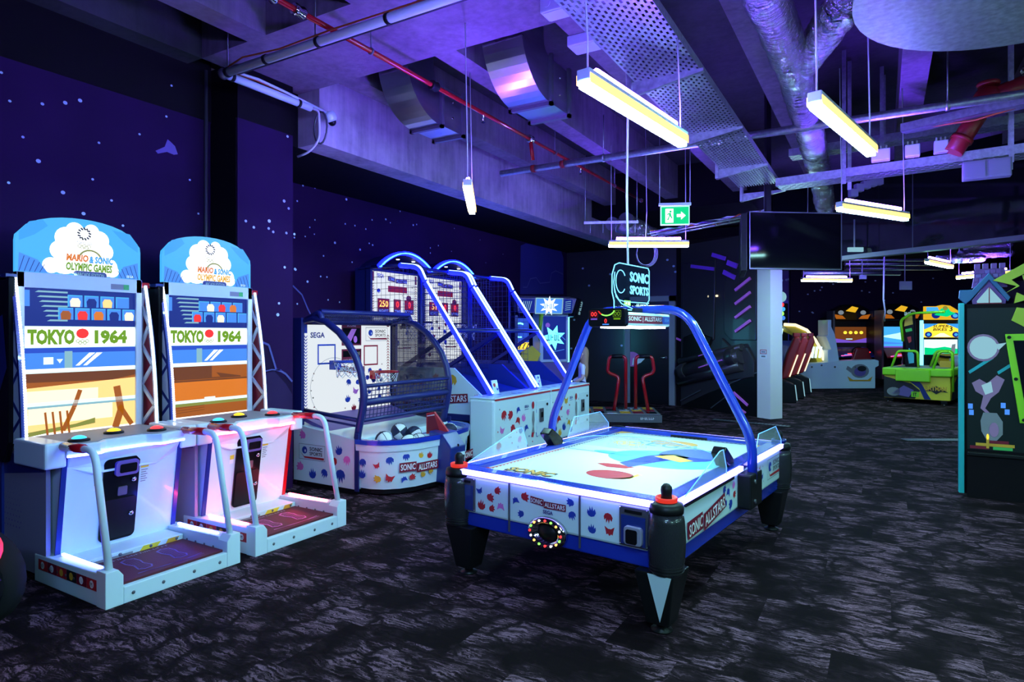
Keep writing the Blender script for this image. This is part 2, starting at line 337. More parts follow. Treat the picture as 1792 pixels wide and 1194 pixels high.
# ================================================================ THE SETTING
def sbox(name, m, *b, parent=None):
    o = G().box(*b).build(name, m, parent)
    if parent is None: struct(o)
    return o
floor = sbox('floor', 'carpet', -9, 14, -6, 32, -.08, 0)
XB = 4.4
wall_left = sbox('wall_left', 'mural', -5.8, -5.6, -6, 3.76, 0, 3.62)
sbox('upper_paint', 'black_paint', -5.8, -5.598, -6, 3.76, 3.62, 4.7, parent=wall_left)
pillar = sbox('wall_pillar', 'mural', -5.6, -5.2, 3.76, XB, 0, 3.6)
sbox('upper_paint', 'black_paint', -5.6, -5.2, 3.76, XB, 3.6, 4.12, parent=pillar)
sbox('side_sheet', 'black_paint', -5.598, -5.215, 3.752, 3.76, 0, 3.6, parent=pillar)  # black sheet over the near side of the pillar
G().tube([(-5.59, 3.70, 0), (-5.59, 3.70, 4.1)], .018, 6).build('conduit', 'grey_metal', wall_left)
wall_left2 = sbox('wall_left', 'mural', -6.8, -6.6, XB, 14, 0, 3.54)
sbox('wall_return', 'black_paint', -6.8, -5.6, XB-.2, XB, 0, 4.1)
sbox('ceiling_soffit', 'black_paint', -6.8, -5.32, XB, 14, 3.54, 4.1)
wall_end = sbox('wall_end', 'mural_dark', -6.8, -3.75, 13.8, 14.0, 0, 4.1)
sbox('wall_right', 'black_paint', 13.8, 14, -6, 32, 0, 4.7); sbox('wall_back', 'black_paint', -5.8, 14, -6.2, -6, 0, 4.7)
# the ceiling: slab, cross beam, edge beam and ribs
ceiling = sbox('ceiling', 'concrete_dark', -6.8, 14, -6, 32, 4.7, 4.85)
sbox('ceiling_beam', 'concrete', -5.38, 14, 3.52, 4.57, 4.1, 4.7)
sbox('ceiling_beam', 'concrete_lit', -5.32, -5.0, 4.57, 13.8, 3.54, 4.7)
for k in range(11):
    x = -4.73+1.22*k
    sbox('ceiling_rib', 'concrete', x, x+.235, 4.57, 11.6, 4.1, 4.7)
    if k < 7: sbox('ceiling_rib', 'concrete', x, x+.235, -2, 3.52, 4.1, 4.7)
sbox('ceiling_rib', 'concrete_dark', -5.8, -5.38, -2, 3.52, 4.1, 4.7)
sbox('ceiling_bulkhead', 'black_paint', -5.0, -2.0, 11.6, 14, 3.9, 4.7)
# stars and drawings printed on the left mural
rnd = random.Random(4)
def onX(px, py, X):
    u = (px-896)/1100.; dx = RX*u-RY; t = X/dx; return (RY*u+RX)*t, 1.57+(585-py)/1100.*t
def mural_print(parent, X, stars, lines=(), polys=(), size=.012):
    pan = Pan((X, 0, 0), (0, 1, 0), (0, 0, 1), .002); g = G()
    for s_ in stars:
        a, b = onX(s_[0], s_[1], X); r = size*(s_[2] if len(s_) > 2 else 1); pan.disc(g, a, b, r*1.1, r, 0, 1, 8)
    for wd, pts in lines: pan.line(g, [onX(x, y, X) for x, y in pts], wd, 1, 2)
    for q, (mi, pts) in enumerate(polys): pan.poly(g, [onX(x, y, X) for x, y in pts], mi, 1+.4*q)
    g.build('mural_print', ['star_print', 'line_print', 'rock_print', 'rock_pale', 'planet_print', 'p_violet'], parent)
mural_print(wall_left, -5.596, [(2,127),(17,177),(74,182,1.2),(114,180,1.5),(140,176,1.5),(67,282,1.6),(173,250),(162,314),(110,337,1.5),(146,374,1.4),(244,235),(291,204),(332,315),(359,223),(359,337),(347,374),(195,351),(15,320),(40,240),(215,395),(300,150)],
    polys=[(5, [(272,264),(288,257),(293,244),(298,248),(306,256),(311,270),(304,271),(292,266),(276,269)])], size=.010)
mural_print(pillar, -5.194, [(503,239),(497,352,1.2),(505,365),(430,387),(471,387,1.3),(444,398),(478,406),(425,466),(470,400),(501,408),(515,410),(498,468),(516,471),(488,531),(486,551,1.3),(453,578)],
    [(.02, [(452,596),(470,604),(483,647),(492,650),(500,655),(511,668)]), (.012, [(455,652),(475,647),(492,648)])],
    [(2, [(448,600),(468,606),(481,648),(511,670),(511,748),(448,748)]), (3, [(455,655),(480,650),(500,672),(511,690),(511,748),(455,748)])], size=.013)
st2 = [(606,349,1.5),(520,352),(551,385,.8),(542,398,.8),(534,414,.8),(515,416),(550,410,.8),(604,392),(621,395),(651,385),(675,384,1.3),(683,390,.8),(640,401),(723,394,1.3),(729,393),(586,425,1.5),(630,437,1.4),(646,426),(652,429,1.2),(566,448),(616,459),(517,472,1.4),(538,493,1.4),(561,484),(572,485),(574,525),(594,529),(520,532),(753,443),(753,434),(767,430),(808,393,.7),(840,420,.7),(551,329),(530,325),(562,331,.8),(700,370),(745,362,.7),(790,440,.7),(850,460,.7),(880,445,.7),(795,400,.7),(868,400,.7)]
mural_print(wall_left2, -6.594, st2, [(.02, [(512,500),(528,516),(538,540),(545,554),(550,575)]), (.02, [(915,503),(922,503),(928,488),(938,486),(945,496),(962,494),(965,478),(972,474),(985,480)])],
    [(4, [(911,430),(920,426),(982,440),(986,452),(986,515),(910,515)])])
# end wall with the steel-framed door
pan = Pan((0, 13.8, 0), (1, 0, 0), (0, 0, 1), .004)
door = G().box(-4.98, -4.06, 13.74, 13.80, .01, 2.3).build('door_1', 'mural_black'); struct(door)
G().box(-5.1, -4.97, 13.72, 13.80, 0, 2.42).box(-4.07, -3.94, 13.72, 13.80, 0, 2.42).box(-5.1, -3.94, 13.72, 13.80, 2.3, 2.42).build('door_frame', 'p_grey', door)
G().tube([(-4.14, 13.74, 1.05), (-4.14, 13.68, 1.05), (-4.28, 13.68, 1.05)], .011, 6).lathe([(.028, 0), (.028, .012)], (-4.14, 13.74, 1.05), 10, axis=(0, -1, 0)).build('door_handle', 'chrome', door)
g = G(); dp = Pan((0, 13.738, 0), (1, 0, 0), (0, 0, 1), .003); dp.disc(g, -4.93, 1.0, .2, .17, 0, 1, 18); dp.poly(g, [(-4.93, .86), (-4.72, .92), (-4.60, 1.04), (-4.72, 1.08), (-4.9, 1.02)], 1, 2); g.build('mural_print', ['p_pink', 'white_print'], door)
g = G()
for px, py in [(1055,396),(1031,500),(1068,480),(1168,455),(1179,466),(1182,476),(1150,520),(1040,560),(1088,605),(1105,635),(1020,470),(1005,560),(1000,610)]:
    u = (px-896)/1100.; t = 13.8/(RY*u+RX); pan.disc(g, (RX*u-RY)*t, 1.57+(585-py)/1100.*t, .03, .025, 0, 1, 8)
g.build('mural_print', ['star_print'], wall_end)
# angled partition with the machine-room mural in low relief, its white end post and the opening beyond
PA = Vector((-3.8, 13.70, 0)); PD = Vector((.85, -.52, 0)).normalized(); PN = Vector((-PD.y, PD.x, 0))*-1
PANG = math.atan2(PD.y, PD.x)
L1 = 2.09
wa = sthing('wall_angled', PA, PANG)
G().box(0, L1, 0, .22, 0, 3.5).build('wall_body', 'mural_dark', wa)
G().box(-.12, 0, -.02, .2, 0, 3.6).build('wall_edge', 'black_paint', wa)
mp = Pan((0, 0, 0), (1, 0, 0), (0, 0, 1), .004)
def rel(name, pts, dpt, m='mural_dark', bev=.015): return G().prism([(a, 0, b) for a, b in pts], (0, -dpt, 0)).build(name, m, wa, bev)
rel('relief_panel', [(.08, 1.45), (.98, 1.45), (1.02, 3.1), (.1, 3.1)], .03); rel('relief_panel', [(1.2, 1.5), (1.42, 1.32), (1.85, 1.32), (2.02, 1.05), (2.0, .75), (1.2, .62)], .05)
rel('relief_panel', [(1.25, 1.6), (1.42, 1.45), (2.05, 1.45), (2.05, 2.9), (1.5, 2.9), (1.25, 2.6)], .03); rel('relief_panel', [(.1, .9), (.75, 1.1), (.95, 1.5), (.5, 1.62), (.12, 1.5)], .06, 'mural_black')
rel('relief_panel', [(.0, .0), (.75, .33), (1.9, .75), (2.09, .86), (2.09, .0)], .02, 'mural_black', .005)
for z0, z1, r in ((.72, 1.16, .16), (.56, .98, .12), (.98, 1.32, .07)):
    G().tube([(.02, -.05, z0), (1.75, -.07, z1)], r, 14).build('relief_pipe', 'mural_dark', wa)
G().lathe([(.2, -.1), (.2, .1)], (1.55, -.06, 1.12), 16, axis=(1, 0, .25)).lathe([(.19, -.08), (.19, .08)], (.2, -.05, .77), 16, axis=(1, 0, .25)).build('relief_collar', 'mural_dark', wa, .01)
for c in ((.78, 2.35), (1.0, 2.35)): G().lathe([(.022, 0), (.022, .03)], (c[0]+.05, 0, c[1]), 10, axis=(0, -1, 0)).build('indicator', 's_pale', wa)
for k in range(4): G().bar((1.56, -.05, 1.62+.27*k), (1.93, -.05, 1.83+.27*k), .03, .055).build('neon_bar', 'neon_pink', wa)
for p, q, h in (((.35, 3.02), (1.0, 2.9), .07), ((.95, 3.2), (1.3, 3.08), .08), ((1.25, 2.82), (1.55, 2.68), .09), ((1.35, 3.0), (1.6, 2.9), .1)):
    G().bar((p[0], -.04, p[1]), (q[0], -.04, q[1]), .03, h).build('neon_bar', 'neon_violet', wa)
for p, q, h in (((.75, 1.12), (1.15, 1.22), .02), ((.75, .88), (1.4, 1.06), .025), ((1.5, .42), (1.85, .2), .05), ((1.5, .2), (1.8, .05), .03), ((.1, 1.48), (.25, 1.44), .04)):
    G().bar((p[0], -.22 if q[1] > .5 else -.03, p[1]), (q[0], -.24 if q[1] > .5 else -.03, q[1]), .02, h).build('neon_bar', 'neon_pink', wa)
for p, q in (((.02, .12), (.62, .40)), ((1.3, .55), (2.08, .85)), ((.9, .05), (1.4, .38))): G().bar((p[0], -.03, p[1]), (q[0], -.03, q[1]), .01, .02).build('edge_line', 'grey_metal', wa)
post = sthing('wall_post', PA+PD*(L1+.01), PANG)
G().box(0, .30, -.06, .26, 0, 3.0).build('post_body', 'column_white', post)
g = G(); pp = Pan((0, -.06, 0), (1, 0, 0), (0, 0, 1), .003); pp.rect(g, .07, .22, 1.12, 1.28, 0, 1); pp.frame(g, .07, .22, 1.2, 1.28, .012, 1, 2); pp.rect(g, .1, .19, 1.14, 1.17, 2, 2); pp.rect(g, .1, .19, 1.225, 1.25, 2, 2); g.build('notice', ['white_print', 'p_red', 'p_grey'], post)
# dark glossy bulkhead over the opening, then the wall beyond it
bh = sthing('wall_bulkhead', PA+PD*(L1+.31), PANG)
G().box(0, 3.95, 0, .1, 2.86, 4.25).build('glass_panel', 'glass_dark', bh); G().box(0, 3.95, -.04, .12, 2.79, 2.86).build('lower_rail', 'lilac_panel', bh)
for x in (1.2, 2.5): G().box(x, x+.012, -.006, .0, 2.86, 4.2).build('panel_joint', 'grey_metal', bh)
G().box(3.95, 4.25, -.1, .3, 0, 4.25).build('pier', 'concrete_dark', bh); G().box(4.25, 7.0, .0, .2, 0, 4.25).build('side_wall', 'concrete_dark', bh)
# far room: back walls and its lower black ceiling
far = sthing('wall_far', (*cw(7.9, 21.0), 0), YAW)
G().box(-.2, 1.35, 0, .2, 0, 3.7).build('mural_wall', 'p_violet', far); G().box(1.35, 9.5, -.15, .2, 0, 3.7).build('dark_wall', 'black_plum', far)
fpan = Pan((0, 0, 0), (1, 0, 0), (0, 0, 1), .006); g = G()
fpan.disc(g, .42, 1.75, 1.3, 1.3, 0, 1, 32); g.build('planet_print', ['planet_blue'], far)
for o in [far.children[-1]]:
    for v in o.data.vertices: v.co.x = min(max(v.co.x, -.2), 1.34)
g = G(); fpan.disc(g, 1.15, 3.2, .35, .35, 0, .6, 20)
for px, py in ((1360,490),(1368,491),(1376,490),(1393,505),(1358,511),(1380,489)): fpan.disc(g, (px-896)/1100.*21-7.9, 1.57+(585-py)/1100.*21, .045, .04, 1, 1, 8)
fpan.poly(g, [(-.2, 0), (-.2, .9), (.2, 1.05), (.5, .75), (.9, .95), (1.34, .7), (1.34, 0)], 2, 2); g.build('mural_print', ['planet_pale', 'star_print', 'rock_print'], far)
for v in far.children[-1].data.vertices: v.co.x = min(max(v.co.x, -.2), 1.34)
fp2 = Pan((0, -.15, 0), (1, 0, 0), (0, 0, 1), .006); g = G(); rn = random.Random(8)
for k in range(26): fp2.disc(g, rn.uniform(1.5, 8), rn.uniform(1.9, 3.5), .035, .025, 0, 1, 6)
g.build('mural_print', ['star_print'], far)
sbox('ceiling_far', 'black_paint', -6, 13.8, 14.2, 32, 3.7, 3.9)
# floor grilles let into the carpet
def grille(name, c, rz, L, wd, n):
    t = sthing(name, (c[0], c[1], .001), rz)
    G().box(-L/2, L/2, -wd/2, wd/2, 0, .004).build('frame', 'black_plastic', t)
    for k in range(n):
        x = -L/2+(k+.5)*L/n; G().box(x-.32*L/n, x+.32*L/n, -wd*.42, wd*.42, .004, .009).build('slat', 'grey_metal', t)
grille('trim_1', cw(4.2, 11.1), PANG+.36, 1.35, .14, 22); grille('trim_2', cw(6.35, 9.3), YAW, 1.1, .22, 24)

# ================================================================ CEILING SERVICES
LAMPG = 'hanging tube lamps'
def lamp(p, q, label, top=4.1, z=2.77, group=LAMPG, cord_m='white_cable', violet=True):
    p = Vector((p[0], p[1], 0)); q = Vector((q[0], q[1], 0)); c = (p+q)/2; L = (q-p).length
    t = thing('tube_lamp', label, 'lamp', (c.x, c.y, z), math.atan2((q-p).y, (q-p).x), group)
    h = L/2
    G().box(-h, h, -.036, .036, .0, .055).build('housing', 'white_metal', t, .006)
    G().box(-h+.006, h-.006, -.026, .026, -.034, .0).build('warm_diffuser', 'lamp_warm', t)
    G().box(-h+.004, h-.004, -.0385, -.0365, -.016, .030).box(-h+.004, h-.004, .0365, .0385, -.016, .030).build('halo_strip', 'lamp_halo', t)  # orange glow around the tube put into emitting side strips
    if violet: G().tube([(-h*.8, 0, .078), (h*.8, 0, .078)], .018, 8).build('violet_tube', 'lamp_violet', t)
    for e in (-h*.93, h*.93): G().tube([(e, 0, .05), (e*1.0, 0, .2), (e, .02, top-z)], .005, 5).build('suspension_cord', cord_m, t)
    return t
lamp((-1.219, 2.725), (-1.073, 3.915), 'bright hanging tube lamp under the perforated cable tray, nearest to the viewer', 3.41)
lamp((-.305, 3.586), (-.065, 4.751), 'bright hanging tube lamp in front of the silver foil duct and red valve', violet=False)
lamp((-2.89, 4.19), (-3.44, 5.07), 'foreshortened hanging tube lamp alone before the starry wall')
lamp((-3.16, 7.898), (-2.238, 8.441), 'hanging tube lamp below the green exit sign')
lamp((-.358, 6.692), (.208, 7.635), 'hanging tube lamp just above the black television')
lamp((-1.545, 15.221), (-.60, 15.95), 'distant hanging tube lamp seen below the television')
lamp((.627, 12.438), (1.051, 13.608), 'distant hanging tube lamp tilted away under the far ceiling pipes')
lamp((1.357, 16.282), (2.16, 15.42), 'distant hanging tube lamp behind the violet toy house board')
for p, q in (((-.4, -1.6), (.5, -.8)), ((2.0, .2), (3.0, .9)), ((2.3, 2.6), (2.7, 3.7)), ((3.4, 6.0), (4.4, 6.7)), ((3.9, -1.6), (4.8, -.9)), ((4.6, 2.0), (5.1, 3.1)), ((5.6, 4.6), (6.6, 4.2)), ((-.6, .5), (.2, 1.2))):
    lamp(p, q, 'added tube lamp out of view, brightening the room', group='added tube lamps out of view', violet=p[0] < 2)  # unseen lamps added to brighten the room and machines
lamp((-1.75, 11.25), (-1.0, 10.9), 'added tube lamp behind the black television, brightening the white post', violet=False, group=None)  # unseen lamp added to brighten the white post

# perforated cable tray along the ceiling with its cantilever brackets
def tray_mesh(g, L, wd, lip, slots, rows, m=0):
    """tray running +y from 0 to L, slotted bottom at z=0 built from strips so that the slots are real holes"""
    a = wd/rows
    for i in range(rows):
        x = -wd/2+i*a; g.box(x, x+a*.45, 0, L, 0, .003, m)
        n = int(L/slots)
        for k in range(n):
            y = k*slots+(slots/2 if i % 2 else 0); g.box(x+a*.45, x+a, y, y+slots*.45, 0, .003, m)
    g.box(-wd/2-.002, -wd/2, 0, L, 0, lip, m); g.box(wd/2, wd/2+.002, 0, L, 0, lip, m)
t = thing('cable_tray', 'wide perforated steel cable tray running along the ceiling above the nearest lamp', 'cable tray', (-1.32, 1.2, 3.40))
g = G(); tray_mesh(g, 7.0, .46, .06, .07, 16); g.build('slotted_bed', 'steel', t)['kind'] = 'stuff'
for k in range(7):
    y = 4.38+1.4*k-1.2
    if k < 4: G().prism([(-.25, y, -.10), (-.25, y, 0), (.26, y, 0), (.26, y, -.02)], (0, .035, 0)).box(-.285, -.25, y-.02, y+.055, -.1, .12).build('bracket', 'steel', t)
for k in range(4): G().tube([(-.27, 2.5+1.4*k, .1), (-.27, 2.5+1.4*k, .7)], .006, 5).build('hanger_rod', 'steel', t)
for k, x in enumerate((-.12, .02, .1)): G().tube([(x, 0, .03), (x+.02, 3, .035), (x-.02, 5, .03), (x, 6.9, .03)], .012, 5).build('cable', 'black_plastic', t)
def ctray(name, label, a, b, z, wd, lip, nh):
    a = Vector((*a, z)); b = Vector((*b, z)); d = b-a; t = thing(name, label, 'cable tray', a, math.atan2(d.y, d.x)-PI/2)
    g = G(); tray_mesh(g, d.length, wd, lip, .08, 5); g.build('slotted_bed', 'steel', t)['kind'] = 'stuff'
    for k in range(nh):
        y = d.length*(k+.5)/nh
        for s in (-1, 1):
            h = G(); h.box(s*wd/2-.004+s*.02, s*wd/2+.004+s*.02, y-.02, y+.02, -.08, 4.65-z)
            h.build('strut_hanger', 'steel', t)
    for k in range(3): x = -wd*.3+wd*.3*k; G().tube([(x, 0, .02), (x, d.length/2, .03), (x, d.length, .02)], .012, 5).build('cable', 'white_cable', t)
    return t
ctray('cable_tray', 'steel cable tray crossing below the foil duct with white boxes along it', (-1.05, 7.95), (4.6, 7.3), 3.28, .3, .09, 4)
ctray('cable_tray', 'upper steel cable tray crossing behind the red valve', (-1.0, 8.6), (5.0, 8.2), 3.78, .25, .09, 3)
t = thing('tray_branch', 'slanting steel tray piece joining the two crossing trays', 'cable tray', (.18, 7.55, 3.62), -.35); g = G().box(0, 1.25, -.08, .08, 0, .004).box(0, 1.25, -.08, -.076, 0, .08).box(0, 1.25, .076, .08, 0, .08); g.build('bed', 'steel', t); G().tube([(0, 0, .03), (.6, .02, -.02), (1.25, 0, .04)], .01, 6).build('cable', 'orange_cable', t)
for k, (x, sx) in enumerate(((-.02, .17), (.26, .13), (.50, .12))):
    t = thing('junction_box', ['largest white junction box on the crossing tray', 'middle white junction box on the crossing tray', 'right white junction box on the crossing tray'][k], 'junction box', (x, 7.62-.06*x, 3.44), 0, 'junction boxes on the crossing tray')
    G().box(-sx/2, sx/2, -.05, .05, -.06, .06).build('box', 'white_metal', t, .008); G().box(-sx/2+.01, sx/2-.01, -.054, -.05, -.05, .05).build('lid', 'white_panel', t)
    for q in range(3): G().tube([(-sx*.3+sx*.3*q, 0, .06), (-sx*.3+sx*.3*q, 0, .1)], .01, 6).build('gland', 'white_cable', t)
t = thing('twin_box', 'twin grey socket box hung under the crossing tray', 'junction box', (.86, 7.55, 3.16)); G().box(-.19, .19, -.05, .05, -.09, .09).build('box', 'lilac_panel', t, .008)
for s in (-1, 1): G().box(s*.095-.08, s*.095+.08, -.058, -.05, -.07, .07).build('lid', 'lilac_panel', t)
for k, (px, py) in enumerate(((1493, 338), (1503, 329), (1515, 324), (1526, 320), (1537, 317))):
    x, y = cw((px-896)/1100*8.2, 8.2); o = G().box(-.05, .05, -.04, .04, -.05, .05).build('conduit_box', 'lilac_panel', None, .006, (x, y, 1.57+(585-py)/1100*8.2), YAW)
    tag(o, ['lowest', 'second lowest', 'middle', 'second highest', 'highest'][k]+' of the five small grey boxes below the crossing tray', 'junction box', 'small conduit boxes')
# steel pipe across, sprinkler pipe, white cable pipe
t = thing('steel_pipe', 'long bare steel pipe crossing the ceiling from side to side', 'pipe', (0, 6.84, 3.62)); G().tube([(-4.2, 0, 0), (6, 0, 0)], .04, 12).build('pipe', 'steel', t)
for x in (-3.75, -3.35): G().tube([(x, 0, 0), (x+.05, 0, 0)], .048, 12).build('clamp', 'red_paint', t)
for x in (-2.8, .5, 3.4): G().tube([(x, 0, .04), (x, 0, .5)], .006, 5).tube([(x-.015, 0, 0), (x+.015, 0, 0)], .046, 10).build('hanger', 'steel', t)
t = thing('sprinkler_pipe', 'thin red sprinkler pipe running along the ceiling past the ducts', 'pipe', (-3.66, 0, 3.92)); G().tube([(0, 1.2, 0), (0, 10.7, 0)], .022, 10).build('pipe', 'red_gloss', t)
for y in (2.9, 3.15, 4.75, 6.64): G().lathe([(.04, -.05), (.048, -.03), (.036, 0), (.048, .03), (.04, .05)], (0, y, 0), 12, axis=(0, 1, 0)).build('coupling', 'chrome' if y != 4.75 else 'black_plastic', t)
for y in (5.6, 8.1): G().lathe([(.012, -.09), (.012, -.02), (.02, -.0)], (0, y, 0), 8).lathe([(.022, -.1), (.022, -.094)], (0, y, 0), 10).build('sprinkler_head', 'chrome', t)
G().tube([(0, 6.64, 0), (0, 6.70, -.24)], .024, 10).build('drop_pipe', 'red_gloss', t); G().lathe([(.036, 0), (.036, .04)], (0, 10.66, 0), 10, axis=(0, 1, 0)).build('end_cap', 'chrome', t)
for y in (3.9, 7.3, 9.4): G().tube([(0, y, .02), (0, y, .8)], .006, 5).lathe([(.03, -.01), (.03, .01)], (0, y, 0), 10, axis=(0, 1, 0)).build('hanger', 'grey_metal', t)
t = thing('white_conduit', 'white conduit pipe turning the corner below the concrete slab, with clamped cables', 'pipe', (-4.86, 3.38, 3.8))
G().tube([(.0, 0, 0), (3.5, 0, 0)], .034, 12).build('cross_pipe', 'white_metal', t); G().tube([(0, 0, 0), (0, .95, 0)], .034, 12).build('end_pipe', 'white_metal', t); G().ball((0, 0, 0), .048, 12).build('elbow', 'grey_metal', t)
G().box(.05, 3.5, .045, .115, .02, .06).build('black_tray', 'black_plastic', t); G().tube([(0, .05, .05), (.06, .3, .045), (.02, .6, .05), (.0, 1.15, .02)], .012, 6).build('thin_conduit', 'white_metal', t)
G().tube([(-.02, .02, .05), (.25, .0, .085), (.7, .0, .05), (1.3, .0, .06), (2.0, .0, .05), (3.4, 0, .05)], .007, 5).tube([(0, .02, .04), (.01, .35, .05), (0, .7, .045)], .006, 5).build('orange_cable', 'orange_cable', t)
for x in (.06, .55, 1.15, 1.85, 2.6): G().lathe([(.041, -.014), (.041, .014)], (x, 0, 0), 12, axis=(1, 0, 0)).build('clamp', 'black_plastic', t)
for y in (.08, .8): G().lathe([(.041, -.014), (.041, .014)], (0, y, 0), 12, axis=(0, 1, 0)).build('clamp', 'black_plastic', t)
for x in (-.03, 1.05, 2.6): G().tube([(x, .06, .05), (x, .06, .85)], .006, 5).build('hanger_rod', 'grey_metal', t)
G().tube(fillet([(0, .95, 0), (.06, 1.0, -.02), (.05, 1.02, -.3), (-.05, .98, -.42), (-.22, .98, -.44)], .08), .012, 6).build('loose_cable', 'white_cable', t)
G().tube([(.03+.09*math.cos(a), 1.05, -.17+.16*math.sin(a)) for a in [2*PI*i/16 for i in range(16)]], .010, 6, closed=True).build('cable_loop', 'grey_metal', t)
t = thing('dome_camera', 'small white dome camera on the end of the conduit', 'camera', (-4.86, 4.6, 3.77)); G().lathe([(.0, .08), (.045, .075), (.06, .04), (.06, 0), (.05, -.02)], (0, 0, 0), 16, axis=(0, -.6, 1)).build('shell', 'white_panel', t); G().ball((0, .01, -.025), .042, 14).build('lens_dome', 'black_gloss', t)
# galvanised air ducts: quarter elbows coming down between the ribs
def duct(label, x0, x1):
    t = thing('air_duct', label, 'duct', (0, 0, 0), 0, 'galvanised elbow ducts'); cy, cz, R, r = 5.12, 4.22, .53, .12
    out = [(cy-R*math.cos(a), cz-R*math.sin(a)) for a in [PI/2*i/12 for i in range(13)]]; inn = [(cy-r*math.cos(a), cz-r*math.sin(a)) for a in [PI/2*i/6 for i in range(7)]]
    prof = [(cy-R, 4.69)]+out+[(5.55, cz-R), (5.55, cz-r)]+inn[::-1]+[(cy-r, 4.69)]
    g = G(); g.prism([(x0, y, z) for y, z in prof], (x1-x0, 0, 0)); o = g.build('elbow', 'galvanised', t)
    for y in (5.12, 5.5): G().box(x0-.03, x1+.03, y-.02, y+.02, cz-R-.03, cz-R).box(x1, x1+.03, y-.02, y+.02, cz-R-.03, cz-r+.03).box(x0-.03, x0, y-.02, y+.02, cz-R-.03, cz-r+.03).build('flange', 'grey_metal', t)
    G().box(x0-.03, x1+.03, 4.57, 4.62, 4.3, 4.34).build('top_flange', 'grey_metal', t)
    for z in (3.98, 3.82): G().ball((x1+.003, 5.32, z), .012, 8).build('rivet', 'chrome', t)
    return t
duct('left galvanised air duct elbow between the ceiling ribs, behind the red pipe', -4.22, -3.86); duct('right galvanised air duct elbow between the ceiling ribs, nearer the tray', -3.02, -2.62)
# silver foil duct with a branch
def foilduct(t, name, path, r):
    P = [Vector(p) for p in path]; pts = []; rs = []; rn = random.Random(3)
    for a, b in zip(P, P[1:]):
        n = max(2, int((b-a).length/.06))
        for i in range(n): pts.append(a.lerp(b, i/n)+Vector((rn.uniform(-.006, .006), 0, rn.uniform(-.006, .006)))); rs.append(r*(1+rn.uniform(-.05, .05)+(.05 if i % 2 else 0)))
    pts.append(P[-1]); rs.append(r); return G().tube(pts, rs, 14).build(name, 'foil', t)
t = thing('foil_duct', 'crinkled silver foil duct running along the ceiling with a branch', 'duct', (0, 0, 0)); foilduct(t, 'main_duct', fillet([(-.75, 1.5, 3.9), (-.65, 4.2, 3.76), (-.62, 5.6, 3.74), (-.72, 9.2, 3.72), (-.75, 10.6, 3.5)], .5, 4), .135); foilduct(t, 'branch_duct', fillet([(-.64, 5.75, 3.74), (-.30, 4.95, 3.78), (-.16, 4.78, 3.86), (-.12, 4.74, 4.6)], .2, 4), .125)
t = thing('round_plenum', 'large round galvanised duct drum under the ceiling', 'duct', (.74, 3.86, 3.30)); G().lathe([(.86, .0), (.875, .012), (.87, .03), (.865, .79)], (0, 0, 0), 48).build('drum', 'drum_steel', t); G().lathe([(.882, -.006), (.882, .02)], (0, 0, 0), 48).build('rim', 'steel', t)
g = G(); Pan((0, 0, -.008), (RX, RY, 0), (-RY, RX, 0), .0)  ; g.box(-.11, .11, -.025, .025, -.004, 0); g.build('label_strip', 'white_print', t, 0, (.28, .35, -.004), .5)
t = thing('steel_rail', 'dark channel rail at the edge of the round drum', 'rail', (-.06, 3.2, 3.18), .45); G().box(-.05, 1.2, -.03, .03, 0, .05).build('rail', 'grey_metal', t); 
# red fire main with valve
t = thing('fire_main', 'thick red fire pipe with valve and flanges under the ceiling', 'pipe', (0, 0, 0)); A = Vector((*cw(4.35, 6.2), 3.36)); B = Vector((*cw(4.62, 6.1), 3.85)); C = Vector((*cw(4.9, 5.9), 3.95)); D = Vector((*cw(5.0, 5.9), 4.09))
G().tube([A, A.lerp(B, .5), B], .085, 14).build('riser', 'red_paint', t); G().tube([B, C], .09, 14).build('cross_piece', 'red_paint', t); G().ball(B, .13, 14).build('valve_body', 'red_paint', t); G().tube([C, D], .07, 12).build('upper_pipe', 'red_paint', t)
for z in (4.0, 4.07): G().lathe([(.11, -.02), (.12, 0), (.11, .02)], (C.x+.01, C.y, z), 14).build('flange', 'chrome', t)
G().lathe([(.1, -.02), (.1, .02)], A.lerp(B, .25), 14, axis=(B-A)).build('flange', 'red_paint', t); G().tube([C+Vector((.0, -.1, -.1)), C+Vector((.1, -.14, -.22)), C+Vector((.22, -.1, -.1))], .006, 5).build('chain', 'chrome', t); G().lathe([(.09, 0), (.1, .02), (.09, .04)], B+Vector((0, -.02, .12)), 14).build('hand_wheel', 'red_paint', t)
# small ceiling boxes
def cbox(name, label, c, s, m='white_metal'):
    t = thing(name, label, 'ceiling box', c); G().box(-s[0]/2, s[0]/2, -s[1]/2, s[1]/2, -s[2], 0).build('housing', m, t, .01); G().box(-s[0]*.42, s[0]*.42, -s[1]*.42, s[1]*.42, -s[2]-.006, -s[2]).build('cover', 'white_panel', t); return t
cbox('emergency_light', 'flat white emergency light on the rib beside the cable tray', (-2.18, 4.93, 4.10), (.26, .2, .09))
t = cbox('terminal_box', 'white terminal box with knockouts under the cross beam', (-2.08, 4.25, 4.10), (.28, .16, .12))
for k in range(3): G().lathe([(.03, 0), (.03, .006)], (-.08+.08*k, -.081, -.06), 12, axis=(0, -1, 0)).build('knockout', 'white_metal', t)
cbox('sensor_box', 'small white box high on the rib left of the exit sign', (-2.2, 8.1, 4.10), (.3, .2, .08)); cbox('speaker_box', 'small white box beside the tray, at the top of the picture', (-1.02, 4.12, 4.0), (.1, .1, .1))
